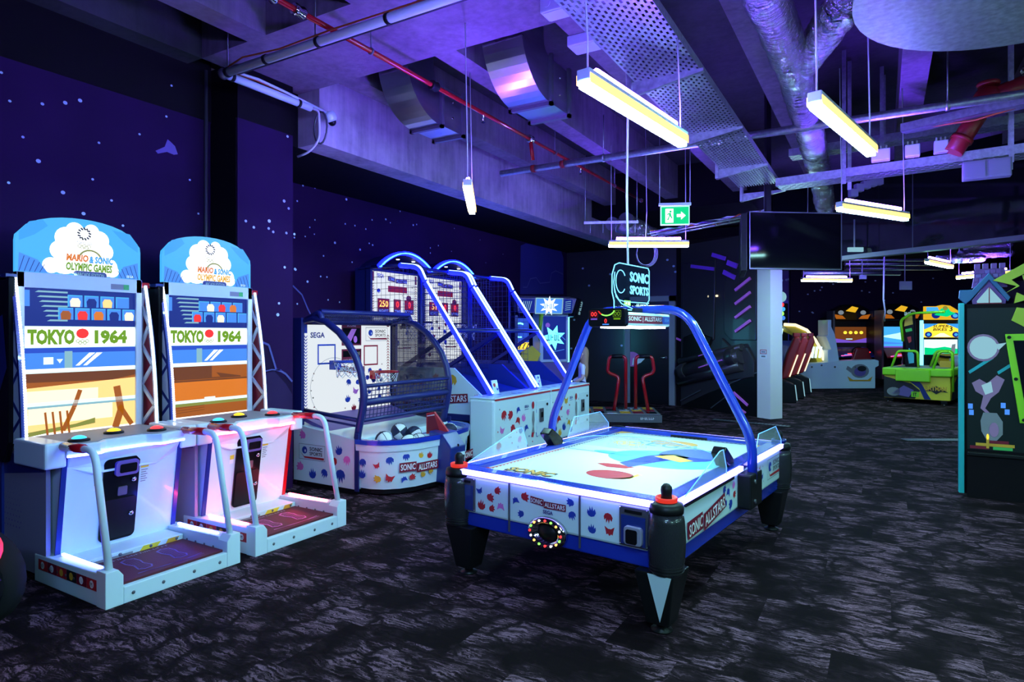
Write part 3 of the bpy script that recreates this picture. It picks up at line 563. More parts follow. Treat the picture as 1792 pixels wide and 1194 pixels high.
# hanging green exit sign
d = 7.6; x, y = cw((1181-896)/1100*d, d); t = thing('exit_sign', 'green illuminated exit sign with running figure hanging from two rods', 'sign', (x, y, 3.0), YAW-.12)
G().box(-.16, .16, -.018, .018, -.10, .105).build('body', 's_exit', t); ep = Pan((0, -.018, 0), (1, 0, 0), (0, 0, 1), .002); g = G(); ep.rect(g, -.115, -.02, -.085, .085, 0); ep.poly(g, [(.02, .018), (.07, .018), (.07, .05), (.125, 0), (.07, -.05), (.07, -.018), (.02, -.018)], 0)
ep.disc(g, -.055, .05, .014, None, 1, 2, 8); ep.poly(g, [(-.08, .03), (-.05, .035), (-.045, .0), (-.03, -.03), (-.04, -.036), (-.062, -.006), (-.08, -.055), (-.095, -.05), (-.07, .0), (-.072, .018), (-.09, .008), (-.096, .016)], 1, 2); g.build('pictogram', ['s_white', 's_exit'], t)
G().box(-.165, .165, -.022, .022, .105, .115).box(-.165, .165, -.022, .022, -.11, -.10).box(-.17, -.16, -.022, .022, -.11, .115).box(.16, .17, -.022, .022, -.11, .115).build('frame', 's_cyanw', t)
G().box(-.19, .19, -.02, .02, .125, .155).build('mounting_bar', 'white_metal', t)
for s in (-.18, .18): G().tube([(s, 0, .15), (s, 0, 1.1)], .005, 5).build('hanger_rod', 'steel', t)
# cable ladder with loose cables, foil pipe bundle and coil
d = 9.6; a = Vector((*cw((1150-896)/1100*d, d), 3.08)); b = Vector((*cw((1312-896)/1100*d, d-.5), 3.30)); dv = (b-a).normalized()
t = thing('cable_ladder', 'cable ladder with loose tangled cables leading to the television', 'cable tray', a, math.atan2(dv.y, dv.x)); L = (b-a).length; sl = (b.z-a.z)/L
for s in (-.12, .12): G().tube([(0, s, 0), (L, s, sl*L)], .018, 6).build('side_rail', 'steel', t)
for k in range(8): G().tube([(L*(k+.5)/8, -.12, sl*L*(k+.5)/8), (L*(k+.5)/8, .12, sl*L*(k+.5)/8)], .01, 5).build('rung', 'steel', t)
rn = random.Random(5)
for k in range(9):
    G().tube([(L*i/9-.1*(i == 0), rn.uniform(-.1, .1), sl*L*i/9+rn.uniform(.0, .07)) for i in range(10)], .009, 5).build('cable', ['orange_cable', 'white_cable', 'p_violet', 'white_cable', 'p_green', 'black_plastic'][k % 6], t)
t = thing('foil_pipe', '', 'duct')
bpy.data.objects.remove(t)
for k, (p, q, r, lb) in enumerate((((1072, 392), (1128, 412), .10, 'lower of the two short foil pipes near the far end of the beams'), ((1096, 386), (1148, 414), .12, 'upper of the two short foil pipes near the far end of the beams'))):
    dd = 10.2+k*.3; t = thing('foil_pipe', lb, 'duct', (0, 0, 0), 0, 'short foil pipes'); P0 = (*cw((p[0]-896)/1100*dd, dd), 1.57+(585-p[1])/1100*dd); P1 = (*cw((q[0]-896)/1100*(dd+1), dd+1), 1.57+(585-q[1])/1100*(dd+1)); foilduct(t, 'foil_hose', [P0, P1], r); G().lathe([(r*1.1, -.04), (r*1.1, .04)], P0, 14, axis=Vector(P1)-Vector(P0)).build('end_collar', 'grey_metal', t)
t = thing('support_rail', 'slotted rail carrying the short foil pipes', 'rail', (*cw((1022-896)/1100*10., 10.), 3.32), YAW-.1); G().box(0, .85, -.02, .02, 0, .04).build('rail', 'steel', t)
for x in (.1, .3, .5, .8): G().tube([(x, 0, 0), (x, 0, -.14)], .006, 5).build('hanger_rod', 'steel', t)
for x in (.02, .83): G().tube([(x, 0, .04), (x, 0, 1.1)], .005, 5).build('hanger_rod', 'steel', t)
t = thing('cable_coil', 'coil of thin cable hanging behind the lamp below the exit sign', 'cable', (*cw((1130-896)/1100*9.2, 9.2), 2.95), YAW)
for k in range(4): G().tube([((.13+.01*k)*math.cos(a)+.01*k, .02*k, -.2+(.17+.006*k)*math.sin(a)) for a in [2*PI*i/20 for i in range(20)]], .005, 5, closed=True).build('cable_turn', 'grey_metal', t)
G().tube([(0, .02, -.03), (.02, .02, .4), (0, .02, 1.75)], .005, 5).build('hanging_end', 'white_cable', t)
# television on a ceiling pole
d = 7.9; t = thing('television', 'black flat television on a ceiling pole showing a dark screen', 'television', (*cw((1391-896)/1100*d, d), 2.74), YAW+.10)
G().box(-.61, .61, -.02, .04, -.36, .36).build('case', 'black_plastic', t, .008); G().box(-.595, .595, -.024, -.02, -.335, .345).build('screen', 'tv_black', t); g = G(); Pan((0, -.02, 0), (1, 0, 0), (0, 0, 1), .003).frame(g, -.61, .61, -.36, .36, .012, 0, 2); g.build('bezel', 'grey_metal', t)
G().box(-.34, -.28, .06, .12, -.2, 1.9).build('ceiling_pole', 'black_plastic', t); G().box(-.45, .3, .04, .08, -.08, .08).build('wall_bracket', 'black_plastic', t)
t = thing('television', 'second television seen edge-on behind the black screen', 'television', (*cw((1302-896)/1100*8.3, 8.3), 2.72), YAW+1.25); G().box(-.5, .5, -.02, .05, -.36, .36).build('case', 'black_plastic', t, .008); G().box(-.48, .48, -.024, -.02, -.33, .34).build('screen', 'black_gloss', t)
# far ceiling pipes and boxes
for k, (py, d, r) in enumerate(((455, 15.5, .035), (462, 16., .05), (470, 16.5, .05), (478, 15.2, .06))):
    x0, x1 = (1478, 1650) if k < 3 else (1405, 1575); a = cw((x0-896)/1100*d, d); b = cw((x1-896)/1100*d, d); z = 1.57+(585-py)/1100*d
    o = G().tube([(*a, z), (*b, z)], r, 8).tube([(*cw((x0+40-896)/1100*d, d), z), (*cw((x0+40-896)/1100*d, d), 3.695)], .012, 5).build('far_pipe', 'steel'); tag(o, ['thinnest topmost', 'second', 'third', 'thick lowest'][k]+' of the pipes under the far ceiling', 'pipe', 'pipes under the far ceiling')
for k, (px, py, sx, sy, lb) in enumerate(((1585, 500, .28, .2, 'pale hanging sign panel below the far ceiling'), (1510, 485, .16, .1, 'small grey box below the far ceiling pipes'), (1497, 437, .24, .07, 'small pale wall lamp on the dark bulkhead'))):
    d = 14.8 if k < 2 else 10.0; x, y = cw((px-896)/1100*d, d); z = 1.57+(585-py)/1100*d; t = thing('hanging_panel' if k < 2 else 'wall_light', lb, 'panel', (x, y, z), YAW); G().box(-sx/2, sx/2, -.02, .02, -sy/2, sy/2).build('panel', 'lilac_panel' if k < 2 else 's_steel', t, .005)
    G().tube([(0, .03, sy/2), (0, .03, 3.7-z if k < 2 else sy/2+.45)], .012, 6).build('stem', 'lilac_panel', t)
t = thing('round_foil_pipe', 'row of silver foil pipes far back under the far ceiling', 'duct', (0, 0, 0))
for k, (py, x0, x1) in enumerate(((432, 1690, 1770), (446, 1680, 1770), (455, 1640, 1720))): d = 12.5; z = 1.57+(585-py)/1100*d; foilduct(t, 'foil_hose', [(*cw((x0-896)/1100*d, d), z), (*cw((x1-896)/1100*d, d), z+.05)], .09)
def cable(name, label, pts, r=.008, m='white_cable'): return tag(G().tube(pts, r, 6).build(name, m), label, 'cable')
x, y = -1.60, 4.53
cable('power_cable', 'long white cable dropping from the ceiling to the air hockey sign', [(-1.62, 4.36, 4.05), (-1.61, 4.40, 3.2), (-1.625, 4.42, 2.6), (-1.62, 4.43, 2.08)], .0085)
d = 13.2; cable('power_cable', 'twisted white cable hanging down to the green and yellow table', [(*cw((1548-896)/1100*d, d), 3.68), (*cw((1546-896)/1100*d, d), 2.3), (*cw((1549-896)/1100*d, d), 2.05), (*cw((1562-896)/1100*d, d+.3), 1.85)], .016)
# ================================================================ TWIN ATHLETICS MACHINES
FR = ((1, 0, 0), (0, 0, 1))                  # front face board: right, up
LS = ((0, -1, 0), (0, 0, 1))                 # left side board (seen from -x)
RS = ((0, 1, 0), (0, 0, 1))                  # right side board
def olympic(label, loc, led, variant):
    t = thing('sports_game_machine', label, 'arcade machine', loc, PI/2, 'running game machines')
    trim = 'navy' if variant == 0 else 'red_gloss'
    # platform
    pf = G().box(-.335, .335, 0, .70, 0, .10).build('platform', 'white_metal', t, .006)
    G().box(-.325, .325, .035, .49, .10, .115).build('floor_mat', 'mat_red', t)
    mp = Pan((0, 0, .115), (1, 0, 0), (0, 1, 0), .0015); g = G()
    for s in (-1, 1):
        c = s*.115
        mp.poly(g, [(c-.052, .16), (c-.02, .135), (c+.03, .14), (c+.05, .18), (c+.035, .25), (c+.05, .31), (c+.045, .38), (c, .405), (c-.045, .38), (c-.05, .31), (c-.035, .24)], 0, 1)
        mp.poly(g, [(c-.042, .165), (c-.015, .145), (c+.025, .15), (c+.04, .185), (c+.026, .25), (c+.04, .31), (c+.036, .37), (c, .393), (c-.036, .37), (c-.04, .31), (c-.026, .24)], 1, 2)
        for q in range(9): mp.line(g, [(c-.035, .165+q*.025), (c+.035, .17+q*.025)], .004, 0, 3)
    mp.line(g, [(-.2, .10), (-.05, .085), (.1, .085), (.22, .105)], .006, 0, 1); mp.line(g, [(-.2, .095), (.22, .08)], .004, 0, 1); g.build('footprint_print', ['p_violet' if variant == 0 else 'p_pink', 'mat_red'], t)
    scribble(mp, 'mat_lettering', -.2, .2, .44, .022, 'lilac_panel', t, 14)
    G().box(-.33, .33, .49, .74, .10, .15).build('step_ledge', 'white_metal', t, .006)
    g = G(); sp = Pan((0, .49, .10), *FR, .002); sp.poly(g, [(.02, .01), (.14, .01), (.17, .045), (.05, .045)], 0); sp.poly(g, [(.2, .01), (.28, .01), (.3, .045), (.22, .045)], 1); sp.rect(g, -.3, -.02, .012, .03, 2); g.build('caution_sticker', ['p_yellow', 'p_gold', 'p_grey'], t)
    for x in (-.28, -.1, .1, .28):
        G().ball((x, -.001, .05), .011, 8, sy=.4).build('bolt', 'grey_metal', t); G().ball((x, .489, .13), .012, 8, sy=.4).build('bolt', 'grey_metal', t)
    for s in (-1, 1):
        w_ = G().prism([(s*.335, 0, 0), (s*.335, 0, .17), (s*.365, 0, .21), (s*.435, 0, .21), (s*.435, 0, 0)], (0, .10, 0)).build('end_post', 'white_metal', t, .004)
        side = G().prism([(s*.34, .10, .0), (s*.34, .86, .0), (s*.34, .86, .17), (s*.34, .10, .19)], (s*.09, 0, 0)).build('side_wall', 'white_metal', t, .005)
        G().box(s*.375-.008, s*.375+.008, .16, .62, .185, .199).build('light_bar', led, t)
        for q in range(6): G().ball((s*.339 if s > 0 else s*.431, .16+.1*q, .11), .011, 8, sx=.4).build('bolt', 'grey_metal', side)
        # hand rail
        hr = G().tube(fillet([(s*.39, .05, .2), (s*.39, .21, .885), (s*.39, .62, .87)], .09, 6), .021, 10).build('hand_rail', 'white_metal', t)
        G().tube([(s*.39, .33, .881), (s*.39, .58, .872)], .027, 10).build('grip', 'red_gloss', hr)
    sp = Pan((-.43, 0, 0), *LS, .0025); g = G(); cols = [1, 2, 1, 0, 2, 1]
    for q in range(6):
        a0 = -.80+.118*q; sp.rect(g, a0, a0+.116, .085, .150, cols[q], 1); sp.disc(g, a0+.058, .118, .023, None, 3 if q not in (2, 3) else 4, 2, 14)
    g.build('badge_strip', ['p_black', 'p_red', 'p_maroon', 'white_print', 'p_gold'], t)
    for q, ch in ((0, 'W'), (1, 'L'), (5, 'M')): text('badge_lettering', ch, sp, -.80+.118*q+.058, .118, .026, 'p_black', t, 3)
    # pedestal with coin door
    G().prism([(-.37, .70, .13), (-.37, .60, .80), (-.37, 1.2, .80), (-.37, 1.2, .0), (-.37, .70, .0)], (.74, 0, 0)).build('pedestal', 'white_panel', t, .012)
    up = Vector((0, -.10, .67)).normalized(); pp = Pan((0, .70, .13), (1, 0, 0), up, .0015)
    for s in (-1, 1): G().bar((s*.374, .70, .13), (s*.374, .598, .80), .012, .03, (1, 0, 0)).build('edge_trim', 'navy' if s < 0 else trim, t)
    cd = G().prism([pp.p(a, b, 1) for a, b in rrect(-.14, .09, .05, .62, .035)], pp.n*.012).build('coin_door', 'black_gloss', t)
    G().prism([pp.p(a, b, 9) for a, b in rrect(-.075, .075, .50, .60, .02)], pp.n*.02).build('card_reader', 'p_violet', cd); G().prism([pp.p(a, b, 22) for a, b in rrect(-.05, .06, .52, .58, .01)], pp.n*.004).build('reader_screen', 'black_gloss', cd)
    G().prism([pp.p(a, b, 9) for a, b in rrect(-.13, .08, .07, .34, .02)], pp.n*.008).build('lower_hatch', 'black_plastic', cd); G().prism([pp.p(a, b, 9) for a, b in rrect(-.045, .015, .36, .42, .006)], pp.n*.008).build('slot_plate', 'grey_metal', cd)
    for a, b in ((.05, .46), (.05, .22)): G().lathe([(.016, 0), (.016, .01), (.006, .014)], pp.p(a, b, 14), 10, axis=pp.n).build('lock', 'chrome', cd)
    g = G(); pp.rect(g, -.19, -.155, .42, .49, 0); pp.rect(g, -.19, -.155, .455, .49, 1, 2); pp.rect(g, .105, .16, .52, .54, 1); 
    for q in range(6): pp.line(g, [(.11, .505-q*.016), (.155-.01*(q % 2), .505-q*.016)], .006, 2, 1)
    g.build('warning_sticker', ['white_print', 'p_yellow', 'p_grey'], t)
    # console with three dome buttons and the lit front edge
    pl = [(-.38, .56), (-.2, .53), (-.13, .60), (.13, .60), (.2, .53), (.38, .56)]
    G().prism([(x, y, .80) for x, y in pl]+[(.38, 1.15, .80), (-.38, 1.15, .80)], (0, 0, .075)).build('console', 'white_panel', t, .006)
    G().prism([(x*.98, y+.04, .8755) for x, y in pl]+[(.37, 1.12, .8755), (-.37, 1.12, .8755)], (0, 0, .004)).build('console_top', 'p_grey', t)
    G().prism([(-.36, .62, .72), (-.36, .57, .80), (.36, .57, .80), (.36, .62, .72), (.2, .60, .66), (-.2, .60, .66)], (0, .1, .0)).build('console_apron', 'white_panel', t, .01)
    g = G()
    for a, b in zip(pl, pl[1:]): g.bar((a[0], a[1]-.004, .808), (b[0], b[1]-.004, .808), .010, .013)
    g.build('light_edge', led, t)
    for s in (-1, 1):
        G().prism([(s*.37, .58, .74), (s*.37, .58, .90), (s*.37, 1.0, .90), (s*.37, 1.0, .74)], (s*.12, 0, 0)).build('console_wing', 'white_panel', t, .012)
    for x, y, c in ((-.255, .68, 'btn_blue'), (.03, .82, 'btn_yellow'), (.25, .68, 'btn_red')):
        bz = G().lathe([(.062, 0), (.062, .012), (.05, .018)], (x, y, .879), 18).build('button_ring', 'black_plastic', t); G().ball((x, y, .888), .046, 16, sz=.6).build('button', c, bz)
    # cabinet behind
    G().box(-.40, .40, 1.2, 1.62, 0, 1.98).build('cabinet', 'white_panel', t, .01)
    G().box(-.425, -.40, .72, 1.62, .04, .80).build('side_skirt', 'lilac_panel', t)
    sp = Pan((-.425, 0, 0), *LS, .002); g = G()
    for i in range(13):
        for j in range(9):
            r = .008*(1-j/11.); a = -1.58+i*.042+(j % 2)*.021; sp.disc(g, a, .30+j*.036, r, None, 0, 1, 6)
    sp.poly(g, [(-1.58, .6), (-.74, .7), (-.74, .78), (-1.58, .78)], 1, 1); g.build('halftone_print', ['p_violet', 'navy'], t)
    G().prism([(-.47, 1.12, .86), (-.47, 1.12, 1.95), (-.47, 1.62, 1.98), (-.47, 1.62, .72), (-.47, 1.2, .72)], (.04, 0, 0)).build('side_art_panel', 'black_gloss', t, .01)
    sp = Pan((-.47, 0, 0), *LS, .002); g = G(); sp.poly(g, [(-1.6, 1.3), (-1.3, 1.1), (-1.14, 1.35), (-1.2, 1.7), (-1.5, 1.6)], 0); sp.disc(g, -1.36, .98, .12, .07, 1, 2); sp.disc(g, -1.36, .98, .09, .045, 0, 3); g.build('side_print', ['navy', 'p_maroon'], t)
    G().box(-.44, -.41, 1.3, 1.34, 0, .75).build('corner_post', 'navy', t)
    # screen
    sy = 1.175; scr = G().box(-.365, .365, sy, 1.2, .80, 1.885).build('screen', 's_navy', t)
    for x0, x1, z0, z1 in ((-.41, -.365, .8, 1.99), (.365, .41, .8, 1.99), (-.41, .41, 1.885, 1.99)): G().box(x0, x1, sy-.02, 1.21, z0, z1).build('bezel', 'white_metal', t, .004)
    sc = Pan((0, sy, 0), *FR, .0012); g = G(); V = variant
    cm = ['s_blue', 's_mid', 's_cloud', 's_white', 's_steel', 's_orange', 's_brown', 's_umber', 's_cream', 's_pale', 's_skyblue', 's_olive', 's_navy', 's_red', 's_green']
    sc.rect(g, -.365, .365, 1.62, 1.885, 12, 1)
    for q in range(7): sc.poly(g, [(-.30+.012*(6-q), 1.66+q*.033), (-.10, 1.66+q*.033), (-.10, 1.672+q*.033), (-.28+.012*(6-q), 1.672+q*.033)], 4, 2)
    for r_ in range(2):
        for q in range(4 + r_):
            a = -.10+q*.108-r_*.06; a1 = min(a+.096, .362)
            if a1-a < .03: continue
            z = 1.765-r_*.092+.0; sc.rect(g, a, a1, z, z+.084, 10, 2); sc.rect(g, a+.008, a1, z, z+.076, 1, 3)
    sc.rect(g, -.365, -.33, 1.76, 1.87, 1, 2)
    for q, (r_, cc) in enumerate(((0, 9), (0, 12), (0, 8), (1, 6), (1, 13), (1, 5), (1, 12), (1, 9)) if V == 0 else ((0, 9), (0, 13), (0, 5), (1, 13), (1, 12), (1, 9))):
        i_ = q if r_ == 0 else q-3; a = -.10+i_*.108+(.06 if r_ == 0 and V else 0)-r_*.06+.048; z = 1.765-r_*.092
        if a < .33: sc.poly(g, [(a-.03, z), (a+.03, z), (a+.034, z+.04), (a+.02, z+.062), (a-.02, z+.062), (a-.034, z+.04)], cc, 4)
    sc.rect(g, -.365, .365, 1.475, 1.625, 2, 2); sc.rect(g, -.365, .365, 1.49, 1.612, 3, 3)
    sc.rect(g, -.365, .365, 1.44, 1.475, 0, 2); sc.rect(g, -.365, .365, 1.33, 1.44, 1, 2); sc.rect(g, -.365, .365, 1.318, 1.33, 3, 3); sc.rect(g, -.365, .365, 1.30, 1.318, 2, 2)
    sc.rect(g, -.12, -.07, 1.33, 1.45, 4, 3)
    for q in range(2): sc.poly(g, [(-.05+.05*q, 1.345), (-.025+.05*q, 1.345), (.08+.05*q, 1.435), (.04+.05*q, 1.435)], 3, 3)
    if V == 0:
        sc.rect(g, -.365, .365, .80, 1.30, 8, 2); sc.poly(g, [(-.365, 1.20), (.365, 1.24), (.365, 1.30), (-.365, 1.30)], 6, 3); sc.poly(g, [(-.365, 1.24), (.2, 1.23), (.365, 1.26), (.365, 1.30), (-.365, 1.30)], 7, 3.5)
        sc.rect(g, -.365, .365, .80, .845, 5, 3); sc.rect(g, -.365, .365, .845, .885, 3, 3); sc.rect(g, -.365, .365, 1.075, 1.10, 2, 4); sc.rect(g, -.365, .365, 1.06, 1.075, 4, 4); sc.rect(g, -.34, .2, .95, 1.06, 9, 3.2); sc.rect(g, -.365, .1, 1.1, 1.18, 9, 3.2)
        sc.poly(g, [(-.365, .90), (-.05, .93), (.08, .96), (.08, .92), (-.365, .87)], 11, 3.4)
        for q in range(4): sc.line(g, [(-.24+.045*q, 1.03), (-.225+.045*q, .87)], .014, 6, 4)
        sc.line(g, [(-.02, 1.17), (-.06, 1.05), (-.13, .89)], .03, 6, 4); sc.line(g, [(.23, 1.18), (.26, 1.0), (.22, .87)], .05, 6, 4); sc.line(g, [(.25, 1.03), (.34, .88)], .035, 6, 4)
    else:
        sc.rect(g, -.365, .365, .80, 1.30, 6, 2); sc.rect(g, -.365, .02, 1.19, 1.30, 7, 3); sc.rect(g, -.365, .365, 1.02, 1.18, 5, 3); sc.rect(g, -.365, .365, 1.172, 1.185, 7, 4); sc.rect(g, -.365, .365, .995, 1.02, 2, 4); sc.rect(g, -.365, .365, .97, .995, 11, 4); sc.rect(g, -.05, .05, 1.02, 1.035, 2, 5)
        sc.rect(g, -.365, .365, .845, .885, 3, 4); sc.rect(g, -.365, .365, .80, .845, 5, 4); sc.poly(g, [(-.27, 1.19), (-.26, 1.26), (-.16, 1.26), (-.14, 1.20), (.1, 1.2), (.06, 1.24), (.3, 1.2), (.3, 1.19)], 7, 4)
        for q in range(3): sc.line(g, [(-.30, .92+.02*q), (-.05, .93+.02*q)], .004, 7, 5)
    sc.disc(g, -.005, 1.575, .042, .036, 13, 4, 12)
    for q in range(5): sc.ring(g, -.035+.015*q, 1.52-(q % 2)*.012, .013, .004, 14, 4, 10)
    g.build('screen_picture', cm, scr)
    text('screen_lettering', 'TOKYO', sc, -.20, 1.55, .108, 's_green', scr, 4, .29, .06); text('screen_lettering', '1964', sc, .19, 1.55, .108, 's_green', scr, 4, .23, .06)
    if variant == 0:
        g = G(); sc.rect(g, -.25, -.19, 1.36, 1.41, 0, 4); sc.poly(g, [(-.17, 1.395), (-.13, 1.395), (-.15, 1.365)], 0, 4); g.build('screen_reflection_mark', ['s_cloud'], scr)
    # lattice wings with light points along the curved front edge
    for s in (-1, 1):
        def fy(z): return 1.15-.16*(1-((z-.85)/1.1))**1.0*1.0-.03*math.sin(PI*(z-.85)/1.1)
        x0 = s*.425; wg = G(); zz = [.85+1.1*i/10 for i in range(11)]
        wg.prism([(x0, fy(z), z) for z in zz]+[(x0, fy(z)+.022, z) for z in zz[::-1]], (s*.022, 0, 0), 0); wg.box(min(x0, x0+s*.022), max(x0, x0+s*.022), 1.19, 1.21, .85, 1.95, 0)
        wing = wg.build('wing_frame', 'white_metal' if s > 0 else 'navy', t)
        back = G(); back.prism([(x0+s*.012, fy(z)+.02, z) for z in zz]+[(x0+s*.012, 1.2, 1.95), (x0+s*.012, 1.2, .85)], (s*.006, 0, 0)); back.build('wing_panel', 'p_maroon' if s > 0 else 'white_metal', wing)
        lt = G(); k = 0
        for a in range(7):
            z0 = .87+a*.154; z1 = z0+.154
            p = (x0+s*.008, fy(z0)+.015, z0) if a % 2 else (x0+s*.008, 1.195, z0); q = (x0+s*.008, 1.195, z1) if a % 2 else (x0+s*.008, fy(z1)+.015, z1); lt.bar(p, q, .026, .022, (1, 0, 0))
        lt.build('lattice', 'white_metal' if s > 0 else 'navy', wing)
        dg = G()
        for i in range(64): z = .86+1.08*i/63; dg.box(x0-.004, x0+.010, fy(z)-.008, fy(z)-.001, z-.006, z+.006)
        dg.build('light_dots', 'led_dot', wing)
        G().box(min(s*.41, s*.47), max(s*.41, s*.47), 1.16, 1.24, 1.93, 1.97).build('wing_cap', 'red_gloss' if s > 0 else 'navy', t)
    # back-lit marquee board with a rounded top
    mq = [(-.41, 1.99), (.41, 1.99), (.41, 2.20)]
    top = [(.41-.0*i, 0) for i in range(0)]
    for i in range(13): a = 1-2*i/12; mq.append((.405*a, 2.40-.10*abs(a)**2.2-.06*abs(a)**8))
    mq.append((-.41, 2.20)); bd = G().prism([(x, 1.18, z) for x, z in mq], (0, .03, 0)).build('marquee', 's_skyblue', t)
    mqp = Pan((0, 1.18, 0), *FR, .0015); g = G(); rn = random.Random(2)
    cl = [(-.2, 1.992), (.22, 1.992), (.24, 2.12), (.2, 2.18), (.23, 2.25), (.17, 2.31), (.12, 2.30), (.06, 2.375), (-.06, 2.378), (-.1, 2.345), (-.16, 2.33), (-.14, 2.27), (-.2, 2.24), (-.17, 2.15), (-.26, 2.10)]
    for cx_, cz_, ra in ((-.02, 2.08, .12), (.06, 2.1, .13), (-.12, 2.06, .09), (.15, 2.07, .09), (-.14, 2.16, .07), (.14, 2.18, .07), (-.10, 2.25, .08), (.11, 2.26, .07), (0, 2.2, .12), (-.05, 2.31, .06), (.06, 2.32, .05), (-.2, 2.05, .055), (.2, 2.04, .05)): mqp.disc(g, cx_, cz_, ra, min(ra, cz_-1.995), 0, 1+.1*cx_+.3*ra, 20)
    mqp.poly(g, [(-.395, 1.995), (-.22, 1.995), (-.28, 2.08), (-.39, 2.12)], 1, 1); mqp.poly(g, [(.395, 1.995), (.24, 1.995), (.28, 2.08), (.39, 2.12)], 1, 1)
    for q in range(5): mqp.line(g, [(-.39+.03*q, 1.995), (-.36+.03*q, 2.1-.012*q)], .004, 2, 2); mqp.line(g, [(.39-.03*q, 1.995), (.36-.03*q, 2.1-.012*q)], .004, 2, 2)
    mqp.poly(g, [(-.39, 2.2), (-.39, 2.26), (-.33, 2.335), (-.25, 2.36), (-.22, 2.32), (-.3, 2.25)], 3, 1); mqp.poly(g, [(.39, 2.2), (.39, 2.26), (.33, 2.335), (.2, 2.35), (.25, 2.3), (.31, 2.25)], 3, 1)
    mqp.ring(g, .01, 2.295, .047, .014, 4, 2, 26, 1); mqp.ring(g, .01, 2.295, .040, .012, 4, 2.5, 22, 1, a0=.1, a1=2*PI+.1)
    for q in range(3): mqp.ring(g, -.02+.03*q, 2.205, .014, .003, 5, 2, 14)
    for q in range(2): mqp.ring(g, -.005+.03*q, 2.197, .014, .003, 5, 2, 14)
    mqp.ring(g, .05, 2.10, .085, .012, 5, 2, 20, a0=.1, a1=3.04)
    g.build('marquee_picture', ['s_white', 's_mid', 's_navy', 's_sky', 's_black', 's_olive'], bd)
    text('marquee_lettering', 'TOKYO 2020', mqp, .01, 2.228, .018, 's_navy', bd, 3, .10); text('marquee_lettering', 'MARIO', mqp, -.035, 2.118, .052, 's_orange', bd, 3, .145, .05, shear=.1); text('marquee_lettering', '& SONIC', mqp, .125, 2.113, .052, 's_sky', bd, 3, .165, .05, shear=.1)
    text('marquee_lettering', 'AT THE', mqp, .04, 2.090, .012, 's_navy', bd, 3, .05); text('marquee_lettering', 'OLYMPIC GAMES', mqp, .045, 2.054, .058, 's_green' if variant == 0 else 's_gold', bd, 3, .31, .05, shear=.1)
    pq = G().prism([(x, 1.172, z) for x, z in rrect(-.06, .16, 1.975, 2.025, .02)], (0, .012, 0)).build('name_plaque', 'navy', t); text('plaque_lettering', 'ARCADE EDITION', Pan((0, 1.172, 0), *FR, .0015), .05, 2.0, .026, 's_steel', pq, 2, .18)
    text('marquee_lettering', 'SEGA', mqp, .33, 2.01, .018, 's_cloud', bd, 3, .05); g = G(); Pan((0, sy-.02, 0), *FR, .002).rect(g, .18, .31, 1.905, 1.945, 0); Pan((0, sy-.02, 0), *FR, .002).rect(g, .27, .31, 1.905, 1.945, 1, 2); g.build('licence_sticker', ['p_grey', 'p_green'], t)
    return t
olympic('tall white running game machine with blue lit console, nearest at the left edge', (-3.8, 2.335, 0), 'led_lav', 0)
olympic('tall white running game machine with pink lit console, beside the small basketball game', (-3.8, 3.325, 0), 'led_pink', 1)

# ================================================================ SMALL BASKETBALL GAME
def grid(g, c00, c10, c11, c01, nu, nv, r, m=0, n=4):
    A, B, C, D = map(Vector, (c00, c10, c11, c01))
    for i in range(nu+1): u = i/nu; g.tube([A.lerp(B, u), D.lerp(C, u)], r, n, m, caps=False)
    for j in range(nv+1): v = j/nv; g.tube([A.lerp(D, v), B.lerp(C, v)], r, n, m, caps=False)
    return g
def hoop(t, c, r, rim, plate, net=.17):
    h = G().tube([(c[0]+r*math.cos(a), c[1]+r*math.sin(a), c[2]) for a in [2*PI*i/20 for i in range(20)]], .011, 6, closed=True).build('hoop', rim, t)
    G().box(c[0]-.05, c[0]+.05, c[1]+r, c[1]+r+.08, c[2]-.09, c[2]+.01).build('hoop_bracket', plate, h)
    g = G(); k = 9
    for i in range(k):
        for s in (-1, 1):
            pts = []
            for j in range(5): a = 2*PI*(i+s*j*.5)/k; q = r*(1-.10*j+.012*j*j); pts.append((c[0]+q*math.cos(a), c[1]+q*math.sin(a), c[2]-net*j/4))
            g.tube(pts, .0035, 4, caps=False)
    g.build('net', 'net_white', h)
def sonic_sign(pan, a, b, wd, par, k=2, tm='p_black'):
    g = G(); h = wd*.42; pan.frame(g, a-wd/2, a+wd/2, b-h/2, b+h/2, wd*.012, 2, k); pan.poly(g, [(a-wd*.46, b-h*.02), (a-wd*.3, b-h*.3), (a+wd*.46, b-h*.28), (a+wd*.46, b-h*.42), (a-wd*.28, b-h*.40)], 1, k); pan.disc(g, a-wd*.28, b+h*.1, wd*.1, wd*.1, 0, k, 16); pan.disc(g, a-wd*.25, b+h*.06, wd*.03, wd*.04, 3, k+1, 8)
    o = g.build('logo_print', ['p_blue', 'p_red', 'p_grey', 'white_print'], par)
    text('logo_lettering', 'SONIC', pan, a+wd*.16, b+h*.22, h*.24, tm, par, k+1, wd*.48, .02); text('logo_lettering', 'SPORTS', pan, a+wd*.16, b-h*.08, h*.22, tm, par, k+1, wd*.48, .02); return o
